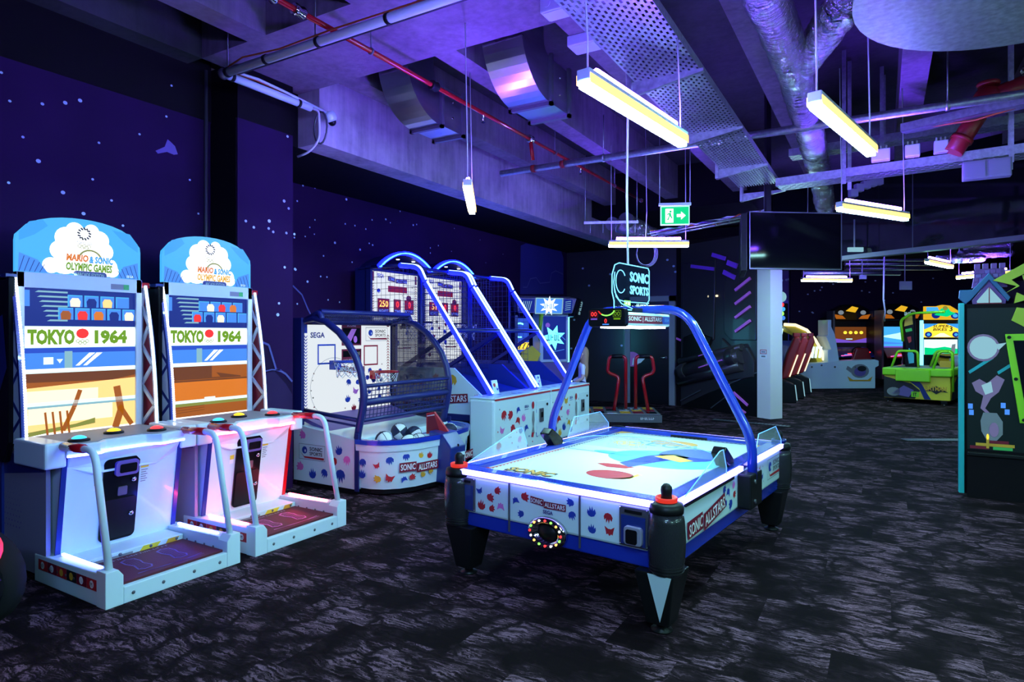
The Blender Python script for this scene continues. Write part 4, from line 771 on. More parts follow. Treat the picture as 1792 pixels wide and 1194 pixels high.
def allstars(pan, a, b, wd, par, k=3, rot=0):
    h = wd*.11; g = G(); ca, sa = math.cos(rot), math.sin(rot)
    def q(x, y): return (a+x*ca-y*sa, b+x*sa+y*ca)
    pan.poly(g, [q(-wd*.5, -h*.4), q(-wd*.12, -h*.7), q(-wd*.12, h*.75), q(-wd*.5, h*1.05)], 0, k); pan.poly(g, [q(-wd*.11, -h*1.0), q(wd*.5, -h*.9), q(wd*.5, h*.5), q(-wd*.11, h*.45)], 0, k+1)
    g.build('banner_print', ['p_maroon'], par)
    x, y = q(-wd*.31, h*.17); text('banner_lettering', 'SONIC', pan, x, y, h*1.0, 'white_print', par, k+2, wd*.33, .015, rot=rot-.05); x, y = q(wd*.195, -h*.24); text('banner_lettering', 'ALLSTARS', pan, x, y, h*1.0, 'white_print', par, k+2, wd*.56, .015, rot=rot)
BX, BY = -3.75, 5.25
t = thing('basketball_game', 'small basketball game with curved navy frame and two hoops over a tub of balls', 'arcade machine', (BX, BY, 0), PI/2)
fp = [(-.75, .66), (-.745, .52), (-.69, .38), (-.58, .27), (-.42, .19), (-.14, .14), (.14, .14), (.42, .19), (.58, .27), (.69, .38), (.745, .52), (.75, .66)]
def tub(z0, z1, k0, k1, m, name, off=0, wall=True):
    g = G(); n = len(fp)
    lo = [(x*k0, .66-(.66-y)*k0-off, z0) for x, y in fp]; hi = [(x*k1, .66-(.66-y)*k1-off, z1) for x, y in fp]
    g.add(lo+hi, [(i, i+1, n+i+1, n+i) for i in range(n-1)], 0, True); i2 = [(x*.93, y*.93+.05 if y < .6 else y, z) for x, y, z in hi]; b = len(g.v); g.add(hi+i2, [(i, i+1, n+i+1, n+i) for i in range(n-1)], 0)
    g.add([(x, y, z) for x, y, z in i2]+[(x, y, z0) for x, y, z in i2], [(i, i+1, n+i+1, n+i) for i in range(n-1)], 0, True); return g.build(name, m, t)
tub(.07, .44, .95, 1.0, 'white_panel', 'front_shell'); tub(.44, .505, 1.02, 1.03, 'white_metal', 'lip_band', .004); tub(.505, .55, 1.04, 1.04, 'royal', 'rim', .006)
G().prism([(x*.92, .66-(.66-y)*.9, .02) for x, y in fp], (0, 0, .06)).build('kick_base', 'black_plastic', t)
G().prism([(-.75, .66, .05), (-.75, 1.56, .05), (-.75, 1.56, .64), (-.75, .66, .54)], (1.5, 0, 0)).build('body', 'white_panel', t, .008)
G().box(-.76, -.745, .63, .68, .04, .60).box(.745, .76, .63, .68, .04, .60).build('corner_trim', 'navy_tube', t); G().box(-.72, .72, .68, 1.54, .0, .05).build('plinth', 'black_plastic', t)
G().prism([(x, y, .36+(y-.25)*.272) for x, y in ((-.68, 1.5), (-.68, .56), (-.60, .42), (-.42, .30), (.42, .30), (.60, .42), (.68, .56), (.68, 1.5))], (0, 0, -.04)).build('ball_ramp', 'p_violet', t)
rp = Pan((0, .30, .378), (1, 0, 0), (0, 1, .272), .002); splats(rp, lambda a, b: abs(a) < .4+b*.6, -.58, .58, .03, .32, 3, t, .05, 22, 'tub_print'); g = G(); rp.poly(g, [(-.40, .02), (.40, .02), (.58, .13), (.62, .33), (-.62, .33), (-.58, .13)], 0, .5); g.build('tub_floor', 'white_panel', t)
scribble(rp, 'ramp_lettering', -.5, .2, .42, .035, 'lilac_panel', t, 18)
sp = Pan((-.75, 0, 0), *LS, .002); sonic_sign(sp, -1.28, .36, .38, t)
splats(sp, lambda a, b: b < .62+.11*(-a-1.56)/.9+.0 - .02, -1.54, -.70, .08, .60, 11, t, .075, 34, avoid=[(-1.48, -1.08, .27, .46)])
# prints wrap round the front of the tub, one board for each facet
for k, (p, q) in enumerate(zip(fp, fp[1:])):
    a = Vector((p[0]*.985, .66-(.66-p[1])*.985, .1)); b = Vector((q[0]*.985, .66-(.66-q[1])*.985, .1)); pn = Pan(a, b-a, (0, 0, 1), .006); L = (b-a).length
    if L > .1 and k not in (5,): splats(pn, lambda x, y: True, .0, L, .02, .32, 20+k, t, .048, 10 if L < .2 else 18, avoid=[(-.1, 1, .13, .22)] if k in (3, 4, 6, 7) else ())
for k0, nm in ((3, 'SONIC'), (4, 'ALLSTARS')):
    p, q = fp[k0], fp[k0+1]; a = Vector((p[0], p[1], .1)); b = Vector((q[0], q[1], .1)); pn = Pan(a, b-a, (0, 0, 1), .008); L = (b-a).length; g = G(); z = .18-.02*(k0-3); pn.rect(g, .0, L, z-.045, z+.045, 0, 1.2); g.build('banner_print', ['p_maroon'], t); text('banner_lettering', nm, pn, L/2, z, .06, 'white_print', t, 1.6, L*.86, .015)
pn = Pan((.3, .165, .1), (.28, .05, 0), (0, 0, 1), .008); g = G(); pn.rect(g, .05, .3, .1, .19, 0, 1.2); g.build('banner_print', ['p_maroon'], t); text('banner_lettering', 'SONIC', pn, .17, .145, .06, 'white_print', t, 1.6, .22, .015)
cb = G().prism([(-.13, .0, .06), (-.13, -.02, .42), (-.13, .10, .56), (-.13, .26, .58), (-.13, .26, .06)], (.26, 0, 0)).build('coin_box', 'navy', t, .012)
G().prism([(.0, -.028, z) for z in (.2,)]+[(.0, -.03, .36), (.1, -.03, .36), (.1, -.028, .2)], (0, .02, 0)).build('coin_return', 'white_metal', cb); G().box(.02, .08, -.036, -.028, .23, .33).build('return_flap', 'black_gloss', cb); G().lathe([(.014, 0), (.014, .01)], (-.02, -.022, .44), 10, axis=(0, -1, .2)).build('lock', 'chrome', cb)
G().prism([(-.02, .1, .57), (-.02, .38, .52), (-.02, .38, .74), (-.02, .28, .76)], (.025, 0, 0)).build('bay_divider', 'p_red', t)
g = G(); dv = Pan((-.02, 0, 0), *LS, .002); dv.poly(g, [(-.37, .54), (-.2, .55), (-.27, .72), (-.36, .73)], 0); dv.line(g, [(-.37, .71), (-.27, .73)], .008, 1, 2); g.build('divider_print', ['p_maroon', 'white_print'], t)
# navy tube frames, roof mesh, lower guard mesh
fr = [(1.53, .62), (1.53, 1.69), (1.30, 1.735), (1.12, 1.69), (.95, 1.59), (.82, 1.47), (.72, 1.34), (.655, 1.20), (.62, 1.05), (.615, .95), (.64, .80), (.68, .64), (.70, .54)]
for s in (-1, 1):
    f_ = G().tube([(s*.70, y, z) for y, z in fr], .036, 10).build('frame_tube', 'navy_tube', t)
    G().tube(fillet([(s*.70, 1.50, 1.69), (s*.70, 1.22, 1.80), (s*.70, 1.18, 1.69)], .06), .03, 8).build('roof_arm', 'navy_tube', f_)
    G().tube([(s*.70, .66, .72), (s*.70, 1.50, .78)], .022, 8).tube([(s*.70, .66, .66), (s*.70, 1.50, .72)], .012, 6).build('side_bar', 'navy_tube', f_)
    G().prism([(s*.70, y, z) for y, z in fr], (s*.006, 0, 0)).build('side_window', 'smoked', t) if s > 0 else None
for y, z in ((1.22, 1.80), (1.50, 1.70)): G().tube([(-.70, y, z), (.70, y, z)], .03, 8).build('roof_bar', 'navy_tube', t)
g = G(); grid(g, (-.69, 1.22, 1.80), (.69, 1.22, 1.80), (.69, 1.50, 1.70), (-.69, 1.50, 1.70), 46, 7, .0028); grid(g, (-.69, 1.20, 1.79), (.69, 1.20, 1.79), (.69, 1.20, 1.70), (-.69, 1.20, 1.70), 46, 3, .0028); g.build('roof_mesh', 'navy_tube', t)
for y, z in ((.61, 1.06), (.63, .90), (.655, .72)): G().tube([(-.69, y, z), (.69, y, z)], .02 if z != .9 else .034, 8).build('guard_bar', 'navy_tube', t)
g = G(); grid(g, (-.69, .61, 1.06), (.69, .61, 1.06), (.69, .655, .72), (-.69, .655, .72), 26, 7, .005); g.build('guard_mesh', 'navy_tube', t)
bb = G().box(-.72, .72, 1.50, 1.55, .66, 1.72).build('backboard', 's_board', t); G().box(-.75, -.71, 1.44, 1.57, .6, 1.74).build('backboard_edge', 'navy_tube', t); G().box(.71, .75, 1.44, 1.57, .6, 1.74).build('backboard_edge', 'navy_tube', t)
bp = Pan((0, 1.50, 0), *FR, .002); g = G()
for i in range(26): z = .72+i*.033; bp.poly(g, [(-.66, z), (-.64, z-.02), (-.62, z), (-.62, z+.014), (-.64, z-.006), (-.66, z+.014)], 0); bp.poly(g, [(.62, z), (.64, z+.02), (.66, z), (.66, z-.014), (.64, z+.006), (.62, z-.014)], 1)
bp.rect(g, -.66, -.62, 1.58, 1.70, 0); bp.rect(g, .62, .66, 1.66, 1.70, 1); bp.frame(g, -.48, -.22, 1.24, 1.46, .018, 0); bp.frame(g, .22, .46, 1.20, 1.44, .018, 1)
bp.rect(g, -.13, .18, 1.44, 1.70, 2); bp.rect(g, -.11, .16, 1.46, 1.64, 3, 2); bp.poly(g, [(-.1, 1.47), (.0, 1.47), (.1, 1.63), (.02, 1.63)], 4, 3); bp.disc(g, .08, 1.51, .03, .04, 4, 3); bp.rect(g, -.13, .18, 1.24, 1.40, 2); bp.rect(g, .05, .16, 1.31, 1.38, 3, 2); bp.rect(g, -.11, .02, 1.31, 1.38, 3, 2)
bp.ring(g, -.25, .98, .33, .004, 5, 1, 30, a0=1.2, a1=4.6); g.build('backboard_print', ['p_blue', 'p_red', 'p_maroon', 'black_gloss', 'p_pink', 'p_grey'], bb)
text('board_lettering', 'SEGA', bp, -.48, 1.56, .06, 'navy', bb, 2, .2, .03); text('board_lettering', 'SCORE', bp, .02, 1.67, .03, 'white_print', bb, 3, .14); text('board_lettering', '888', bp, .105, 1.345, .045, 's_grey', bb, 4, .09); text('board_lettering', 'HIGHEST  TIME', bp, .02, 1.27, .03, 'white_print', bb, 3, .26)
sonic_sign(bp, .44, 1.57, .38, bb); allstars(bp, .02, 1.17, .42, bb)
splats(bp, lambda a, b: True, -.58, .58, .68, 1.22, 31, bb, .05, 36, avoid=[(-.5, -.1, .7, 1.2), (-.2, .25, 1.1, 1.24)]); splats(bp, lambda a, b: True, -.2, .5, 1.22, 1.7, 32, bb, .045, 8, avoid=[(-.14, .19, 1.22, 1.72), (.24, .64, 1.46, 1.7), (.2, .48, 1.18, 1.46)])
hoop(t, (-.27, 1.27, 1.27), .14, 'p_blue', 'p_blue'); hoop(t, (.36, 1.27, 1.13), .14, 'red_gloss', 'red_gloss')
def ball(c, r, lb, m1, m2, seed, cat='ball', grp='balls in the small basketball game'):
    o = thing('basketball', lb, cat, c, seed*1.3, grp); o.rotation_euler = (seed*.7, seed*1.1, seed*1.9); n = 16; g = G()
    g.ball((0, 0, 0), r, n, 0); k = n*(n//2+1)
    for i in range(len(g.f)):
        cx = sum(g.v[j][0] for j in g.f[i]); cy_ = sum(g.v[j][1] for j in g.f[i]); g.m[i] = 1 if (math.floor((math.atan2(cy_, cx)+PI)/(PI/2)) % 2) else 0
    g.build('skin', [m1, m2], o); s = G()
    for ax in ((1, 0), (0, 1)): s.tube([(ax[0]*r*math.cos(a), ax[1]*r*math.cos(a), r*math.sin(a)) for a in [2*PI*i/24 for i in range(24)]], .003, 4, closed=True)
    s.tube([(r*math.cos(a), r*math.sin(a), 0) for a in [2*PI*i/24 for i in range(24)]], .003, 4, closed=True); s.build('seams', 'p_black', o); return o
def onramp(x, y, r): return (BX-y, BY+x, .36+(y-.25)*.272+r*1.04)
lbs = ['white and navy basketball at the left of the tub, raised against the rim', 'navy basketball with white lettering high on the ramp', 'navy and white basketball at the front of the left bay', 'navy and white basketball beside the front one in the left bay', 'basketball next to the red bay divider', 'white basketball farthest right in the right bay', 'navy and white basketball in the middle of the right bay']
for k, (x, y) in enumerate(((-.52, .52), (-.17, .62), (-.33, .36), (-.20, .34), (-.08, .50), (.45, .42), (.22, .40))): ball(onramp(x, y, .085), .085, lbs[k], 'ball_white', 'ball_navy', k+1)

# ================================================================ DOUBLE BASKETBALL GAME
def dbl(label, loc, cx0, cx1, seed):
    """one bay: local x 0..1.16, y 0 front to 2.45 back"""
    t = thing('arch_basketball_game', label, 'arcade machine', loc, PI/2, 'arched basketball games'); W = 1.165
    G().box(cx0, cx1, .0, .36, .07, .79).build('front_cabinet', 'white_panel', t, .03); G().box(cx0+.05, cx1-.05, .04, .34, 0, .07).build('plinth', 'black_plastic', t)
    G().box(cx0+.01, cx1-.01, .0, .36, .79, .81).build('counter_top', 'white_panel', t, .006); G().box(cx0+.02, cx1-.02, -.006, .0, .775, .795).build('red_lip', 'p_red', t)
    cp = Pan((0, 0, .81), (1, 0, 0), (0, 1, 0), .003); splats(cp, lambda a, b: True, cx0+.05, cx1-.05, .02, .33, seed, t, .05, 18, 'counter_print')
    fpn = Pan((0, 0, 0), *FR, .003); fx = cx1-.62
    splats(fpn, lambda a, b: True, cx0+.03, cx1-.3, .1, .7, seed+1, t, .07, 26, avoid=[(fx-.14, fx+.0, .58, .7), (fx+.02, fx+.16, .2, .72)])
    text('front_lettering', 'SEGA', fpn, fx-.07, .64, .035, 'navy', t, 2, .11, .03); g = G(); fpn.rect(g, fx-.12, fx-.02, .60, .606, 0); fpn.disc(g, fx+.1, .64, .035, .05, 1, 2); fpn.poly(g, [(fx+.07, .30), (fx+.1, .36), (fx+.07, .45), (fx+.09, .56), (fx+.13, .56), (fx+.14, .44), (fx+.12, .36), (fx+.14, .27), (fx+.11, .26)], 2, 2); fpn.poly(g, [(fx+.05, .23), (fx+.1, .22), (fx+.12, .28), (fx+.06, .29)], 1, 3); g.build('player_print', ['navy', 'p_red', 'p_grey'], t)
    hd = G().box(cx1-.42, cx1-.08, -.012, 0, .22, .68).build('coin_door', 'white_metal', t, .006); G().box(cx1-.36, cx1-.26, -.03, -.012, .4, .58).build('coin_slot', 'grey_metal', hd, .006); G().box(cx1-.34, cx1-.29, -.034, -.03, .46, .53).build('slot_window', 'black_gloss', hd)
    for z in (.25, .62): G().lathe([(.018, 0), (.018, .012)], (cx1-.14, -.012, z), 10, axis=(0, -1, 0)).build('lock', 'black_plastic', hd)
    card = G().prism([(W*.22, .30, .81), (W*.22+.13, .30, .81), (W*.22+.13, .34, .98), (W*.22, .34, .98)], (0, .012, 0)).build('instruction_card', 'white_panel', t); c_ = Pan((W*.22, .30, .81), (1, 0, 0), (0, .04, .17), .002); splats(c_, lambda a, b: True, .0, .13, .01, .17, seed+2, t, .035, 5, 'card_print')
    # ramp deck, side panel, cage
    G().prism([(.03, .34, .79), (.03, 2.3, 1.16), (.03, 2.3, 1.10), (.03, .34, .66)], (W-.06, 0, 0)).build('ball_ramp', 'navy', t)
    for x in (.0, W-.02): G().prism([(x, 2.32, 1.14), (x, .74, 1.14), (x, .28, .78), (x, .28, .56), (x, 2.32, .56)], (.02, 0, 0)).build('side_panel', 'white_panel' if x == 0 and seed == 50 else 'navy', t)
    for x in (-.012, W-.016): G().box(x, x+.028, .24, 2.34, .48, .56).box(x, x+.028, .24, .32, 0, .8).box(x, x+.028, 2.26, 2.34, 0, 1.14).build('side_rail', 'navy_tube', t)
    G().box(.05, W-.05, 1.2, 1.25, .0, .56).build('rear_leg_panel', 'grey_metal', t)
    bb = G().box(.05, W-.10, 2.20, 2.25, 1.16, 2.46).build('backboard', 's_board', t); G().box(.0, W, 2.25, 2.45, .5, 2.5).build('rear_case', 'navy_tube', t)
    for x in (.0, W-.035): G().box(x, x+.035, 2.16, 2.26, 1.1, 2.52).build('rear_post', 'navy_tube', t)
    bp = Pan((0, 2.20, 0), *FR, .003); g = G()
    for i in range(32): z = 1.2+i*.035; bp.poly(g, [(.07, z), (.09, z-.02), (.11, z), (.11, z+.014), (.09, z-.006), (.07, z+.014)], 0); bp.poly(g, [(W-.16, z), (W-.14, z+.02), (W-.12, z), (W-.12, z-.014), (W-.14, z+.006), (W-.16, z-.014)], 0)
    bp.rect(g, .07, .11, 2.32, 2.45, 0); bp.rect(g, W-.16, W-.12, 2.32, 2.45, 0); bp.rect(g, .40, .82, 2.18, 2.27, 1)
    for a0, a1 in ((.18, .43), (.52, .68), (.76, .98)): bp.rect(g, a0, a1, 1.86, 2.08, 2); bp.rect(g, a0+.01, a1-.01, 1.94, 2.07, 1, 2)
    bp.disc(g, .86, 2.10, .06, .05, 0, 1); bp.ring(g, .5, 1.5, .3, .005, 3, 1, 24, a0=1, a1=4); g.build('backboard_print', ['p_red', 's_dred', 'p_maroon', 'p_grey'], bb)
    for ss, a, m_ in (('250' if seed == 50 else '51', .305, 's_digit_y'), ('0', .6, 's_digit'), ('0', .87, 's_digit')): text('score_digits', ss, bp, a, 2.005, .09, m_, bb, 3, .18 if len(ss) == 3 else (.12 if len(ss) == 2 else .06), .01)
    for ss, a in (('HIGHEST', .305), ('TIME', .6), ('SCORE', .87)): text('board_lettering', ss, bp, a, 1.90, .05, 'white_print', bb, 3, .2 if ss != 'TIME' else .13, .02)
    text('board_lettering', 'SEGA', bp, .24, 2.40, .06, 'p_blue', bb, 2, .14, .03); allstars(bp, .6, 2.36, .42, bb); sonic_sign(bp, W*.62, 1.42, .40, bb)
    splats(bp, lambda a, b: True, .14, W-.2, 1.2, 2.3, seed+3, bb, .05, 24, avoid=[(.38, .84, 2.16, 2.29), (.16, 1., 1.84, 2.12), (.5, .95, 1.3, 1.53)])
    hoop(t, (W*.58, 1.86, 1.74), .2, 'black_plastic', 'black_plastic', .26)
    # LED slope strips in blue channel
    for x in (.037, W-.037):
        path = [(x, .20, .82), (x, 1.22, 2.24)]; top = fillet([(x, 1.24, 2.27), (x, 1.34, 2.46), (x, 1.66, 2.50)], .2, 7)
        ch = G().tube(path, .036, 8).tube(top, .034, 8).build('light_channel', 'led_blue', t)
        sd = -.026 if x < .5 else -.026
        cg = G()
        for P in (path, top):
            for a, b in zip(P, P[1:]): cg.bar(Vector(a)+Vector((-.008, -.030, .021)), Vector(b)+Vector((-.008, -.030, .021)), .016, .022, (1, 0, 0))
        cg.build('light_core', 'led_core', ch)
    # arch and canopy
    ar = [(W*i/14, 2.0, 2.50+.24*math.sin(PI*i/14)**.8) for i in range(15)]
    g = G()
    for a, b in zip(ar, ar[1:]): g.bar(a, b, .05, .055, (0, 1, 0))
    ac = g.build('arch_light', 'led_blue', t); g = G()
    for a, b in zip(ar, ar[1:]): g.bar(Vector(a)+Vector((0, -.026, -.003)), Vector(b)+Vector((0, -.026, -.003)), .012, .042, (0, 1, 0))
    g.build('arch_core', 'led_arch', ac)
    g = G()
    for (a, b) in zip(ar, ar[1:]): g.add([(a[0], 2.02, a[2]), (b[0], 2.02, b[2]), (b[0], 2.4, b[2]-.02), (a[0], 2.4, a[2]-.02), (a[0], 2.02, a[2]-.012), (b[0], 2.02, b[2]-.012), (b[0], 2.4, b[2]-.032), (a[0], 2.4, a[2]-.032)], [(0, 1, 2, 3), (4, 7, 6, 5), (0, 4, 5, 1), (2, 6, 7, 3), (0, 3, 7, 4), (1, 5, 6, 2)])
    g.build('canopy', 'navy_tube', t)
    for q in (.45, .75): G().lathe([(.03, 0), (.025, -.012)], (W*q, 2.12, 2.66), 10).build('spot_light', 's_white', t)
    G().tube([(.02, .76, 1.62), (W-.02, .76, 1.62)], .03, 8).build('cross_bar', 'navy_tube', t)
    for x in (.03, W-.03): G().bar((x, .78, 1.60), (x, 1.65, 1.10), .03, .05).build('diagonal_strut', 'navy_tube', t); G().tube([(x, 1.66, 2.50), (x, 2.18, 2.50)], .025, 6).tube([(x, 1.3, 1.1), (x, 1.3, 2.34)], .018, 6).build('cage_rail', 'navy_tube', t)
    G().tube([(.02, 1.66, 2.50), (W-.02, 1.66, 2.50)], .025, 6).build('top_bar', 'navy_tube', t)
    for x in (.03, W-.03):
        g = G()
        for i in range(16):
            y = .95+i*.08; z1 = min(2.48, 2.24-(1.22-y)*1.42); g.tube([(x, y, .80+(y-.34)*.19), (x, y, z1)], .0028, 4, caps=False)
        for j in range(18):
            z = 1.0+j*.085; y0 = max(.95, .20+(z-.82)*.72); g.tube([(x, y0, z), (x, 2.18, z)], .0028, 4, caps=False)
        g.build('cage_mesh', 'navy_tube', t)
    g = G(); grid(g, (.05, 1.62, 1.14), (W-.05, 1.62, 1.14), (W-.05, 1.62, 2.48), (.05, 1.62, 2.48), 13, 16, .0028); g.build('front_mesh', 'navy_tube', t)
    return t
a = dbl('arched basketball game with blue light strips, left of the linked pair', (-3.95, 6.50, 0), -.22, 1.25, 50)
sp = Pan((0, 0, 0), *LS, .003); sonic_sign(sp, -1.42, .98, .42, a); allstars(sp, -.88, .76, .72, a, rot=.07)
splats(sp, lambda x, y: y < 1.12 and y < .78+(-x-.28)*.78-.02, -2.28, -.3, .58, 1.12, 60, a, .085, 46, avoid=[(-1.66, -1.18, .86, 1.1), (-1.28, -.48, .64, .88)])
dbl('arched basketball game with blue light strips, right of the linked pair', (-3.95, 7.67, 0), .09, 1.42, 70)
# ================================================================ AIR HOCKEY TABLE
t = thing('air_hockey_table', 'air hockey table with glowing white playfield and blue overhead arch', 'air hockey table', (-1.563, 4.426, 0), math.radians(-6.3))
HW, HL = .775, 1.18
G().box(-HW+.03, HW-.03, -HL+.03, HL-.03, .42, .655).build('body', 'white_panel', t, .015)
G().box(-HW+.045, HW-.045, -HL+.045, HL-.045, .33, .42).build('lower_band', 'royal', t, .01)
# playfield: printed white bed
G().box(-HW+.12, HW-.12, -HL+.12, HL-.12, .655, .668).build('playfield', 'white_panel', t)
pf = Pan((0, 0, .668), (1, 0, 0), (0, 1, 0), .0012); g = G(); hx, hy = HW-.13, HL-.13
for i in range(30):
    x = -hx+.12+i*(2*hx-.24)/30; pf.poly(g, [(x, -hy+.02), (x+.02, -hy+.035), (x+.0, -hy+.05), (x+.03, -hy+.05), (x+.045, -hy+.035), (x+.03, -hy+.02)], 0); pf.poly(g, [(x, hy-.02), (x+.02, hy-.035), (x, hy-.05), (x+.03, hy-.05), (x+.045, hy-.035), (x+.03, hy-.02)], 2)
for i in range(46):
    y = -hy+.12+i*(2*hy-.24)/46
    for s in (-1, 1): pf.poly(g, [(s*(hx-.02), y), (s*(hx-.035), y+.015), (s*(hx-.05), y), (s*(hx-.05), y+.022), (s*(hx-.035), y+.037), (s*(hx-.02), y+.022)], 0 if s < 0 and y < 0 else 2)
for sx, sy in ((-1, -1), (1, 1), (-1, 1), (1, -1)): pf.poly(g, [(sx*hx, sy*hy), (sx*(hx-.13), sy*hy), (sx*(hx-.09), sy*(hy-.07)), (sx*(hx-.06), sy*(hy-.10)), (sx*hx, sy*(hy-.14))], 0 if sy < 0 else 3)
pf.disc(g, .12, -.62, .16, .12, 1, 1, 28); pf.poly(g, [(-.12, -.36), (.0, -.43), (.12, -.40), (.16, -.33), (.02, -.30), (-.08, -.32)], 1, 1); pf.poly(g, [(.16, -.74), (.28, -.66), (.30, -.52), (.26, -.50), (.26, -.62)], 4, 1)
pf.disc(g, .2, .05, .42, .30, 5, 1, 30); pf.poly(g, [(.0, -.25), (.12, -.35), (.2, -.1), (.34, .2), (.2, .3), (.05, .1)], 6, 2); pf.disc(g, .30, .30, .22, .26, 6, 2, 20); pf.poly(g, [(.1, .1), (.34, .0), (.4, .1), (.2, .22)], 4, 3)
pf.disc(g, -.2, .05, .17, .06, 5, 2, 14); pf.disc(g, .42, -.08, .13, .06, 5, 2, 14); pf.line(g, [(-hx, .02), (hx, .02)], .012, 7, 2); pf.ring(g, 0, .02, .2, .012, 7, 2, 32); pf.disc(g, .0, .72, .2, .12, 3, 1, 20); pf.disc(g, -.3, .5, .14, .1, 4, 1, 16)
g.build('playfield_print', ['chevron_red', 'field_red', 'p_black', 'p_gold', 'p_yellow', 'p_cyan', 'p_blue', 'p_sky'], t)
text('playfield_lettering', 'SONIC', pf, -.328, -.865, .125, 'p_black', t, 1.5, .37, .07); text('playfield_lettering', 'SONIC', pf, -.33, -.86, .10, 'p_gold', t, 2.5, .34, .03); text('playfield_lettering', 'THE HEDGEHOG', pf, -.33, -.95, .035, 'p_red', t, 2, .34, .02); text('playfield_lettering', 'SEGA', pf, 0, .6, .2, 'p_sky', t, 2, .55, 0)
# blue rails and violet-white light edges
for s in (-1, 1):
    G().box(-HW+.02, HW-.02, min(s*(HL-.13), s*(HL-.03)), max(s*(HL-.13), s*(HL-.03)), .655, .70).build('end_rail', 'royal', t, .008)
    G().box(min(s*(HW-.13), s*(HW-.03)), max(s*(HW-.13), s*(HW-.03)), -HL+.13, HL-.13, .655, .70).build('side_rail', 'royal', t, .008)
    G().box(-HW+.11, HW-.11, s*(HL-.018)-.014, s*(HL-.018)+.014, .666, .696).build('light_edge', 'led_white', t)
    for y0, y1 in ((-HL+.11, .02), (.2, HL-.11)): G().box(s*(HW-.018)-.014, s*(HW-.018)+.014, y0, y1, .666, .696).build('light_edge', 'led_white', t)
    g = G().box(-.16, .16, s*(HL-.13)-.012, s*(HL-.13)+.012, .668, .684); g.build('goal_slot', 'black_plastic', t)
# front face details
fp_ = Pan((0, -HL+.03, 0), *FR, .002)
for x in (-.285, .215): G().box(x-.005, x+.005, -HL+.022, -HL+.03, .36, .655).build('panel_seam', 'grey_metal', t)
splats(fp_, lambda a, b: True, -.56, -.3, .44, .64, 81, t, .038, 20); splats(fp_, lambda a, b: True, -.27, .20, .44, .64, 82, t, .036, 44, avoid=[(-.12, .12, .53, .6), (-.16, .17, .36, .5)]); splats(fp_, lambda a, b: True, .23, .46, .44, .64, 83, t, .038, 20)
allstars(fp_, .0, .575, .25, t); text('front_lettering', 'SEGA', fp_, .0, .525, .022, 'navy', t, 3, .07, .03)
spk = G().lathe([(.135, 0), (.135, .02), (.12, .035), (.088, .035), (.082, .012), (.0, .010)], (.0, -HL+.03, .41), 28, axis=(0, -1, 0), sx=1, sy=.68).build('speaker_ring', 'chrome', t)
G().lathe([(.08, .0), (.06, .022), (.0, .03)], (0, -HL+.03, .41), 20, axis=(0, -1, 0), sy=.68).build('speaker_cone', 'black_plastic', spk)
cols = ['s_digit', 's_lime', 's_digit_y', 's_white']
for k in range(16): a = 2*PI*k/16; G().ball((.108*math.cos(a), -HL-.008, .41+.108*.68*math.sin(a)), .0075, 8).build('indicator_light', cols[(k*7) % 4], spk)
for x, rd in ((-.64, 0), (.55, 1)):
    cpn = G().box(x-.085, x+.085, -HL+.018, -HL+.03, .435, .645).build('coin_panel', 'grey_metal', t, .004); G().box(x-.07, x+.07, -HL+.012, -HL+.02, .445, .60).build('coin_plate', 'navy', cpn); G().box(x-.05, x+.05, -HL+.012, -HL+.018, .615, .63).build('coin_label', 'black_plastic', cpn)
    if rd: G().prism([(x+a, -HL+.014, b) for a, b in rrect(-.045, .06, .45, .55, .02)], (0, -.025, 0)).build('coin_return', 'lilac_panel', cpn, .005); G().prism([(x+a, -HL-.011, b) for a, b in rrect(-.03, .035, .46, .535, .012)], (0, -.006, 0)).build('return_window', 'black_gloss', cpn)
    for a in (-.078, .078):
        for b in (.442, .638): G().ball((x+a, -HL+.018, b), .005, 6).build('screw', 'chrome', cpn)
# right side and left side prints
rs = Pan((HW-.03, 0, 0), *RS, .002); allstars(rs, -.60, .51, .62, t, rot=.13); splats(rs, lambda a, b: True, -.98, -.05, .44, .64, 84, t, .042, 44, avoid=[(-1.0, -.36, .44, .58)]); splats(rs, lambda a, b: True, .2, .6, .46, .62, 85, t, .035, 12); sonic_sign(rs, .86, .55, .36, t)
ls = Pan((-HW+.03, 0, 0), *LS, .002); splats(ls, lambda a, b: True, -.9, .9, .44, .64, 86, t, .04, 40)
for s in (-1, 1): G().box(min(s*(HW-.03), s*(HW-.018)), max(s*(HW-.03), s*(HW-.018)), -.95, -.12, .635, .655).build('under_strip', 'black_plastic', t)
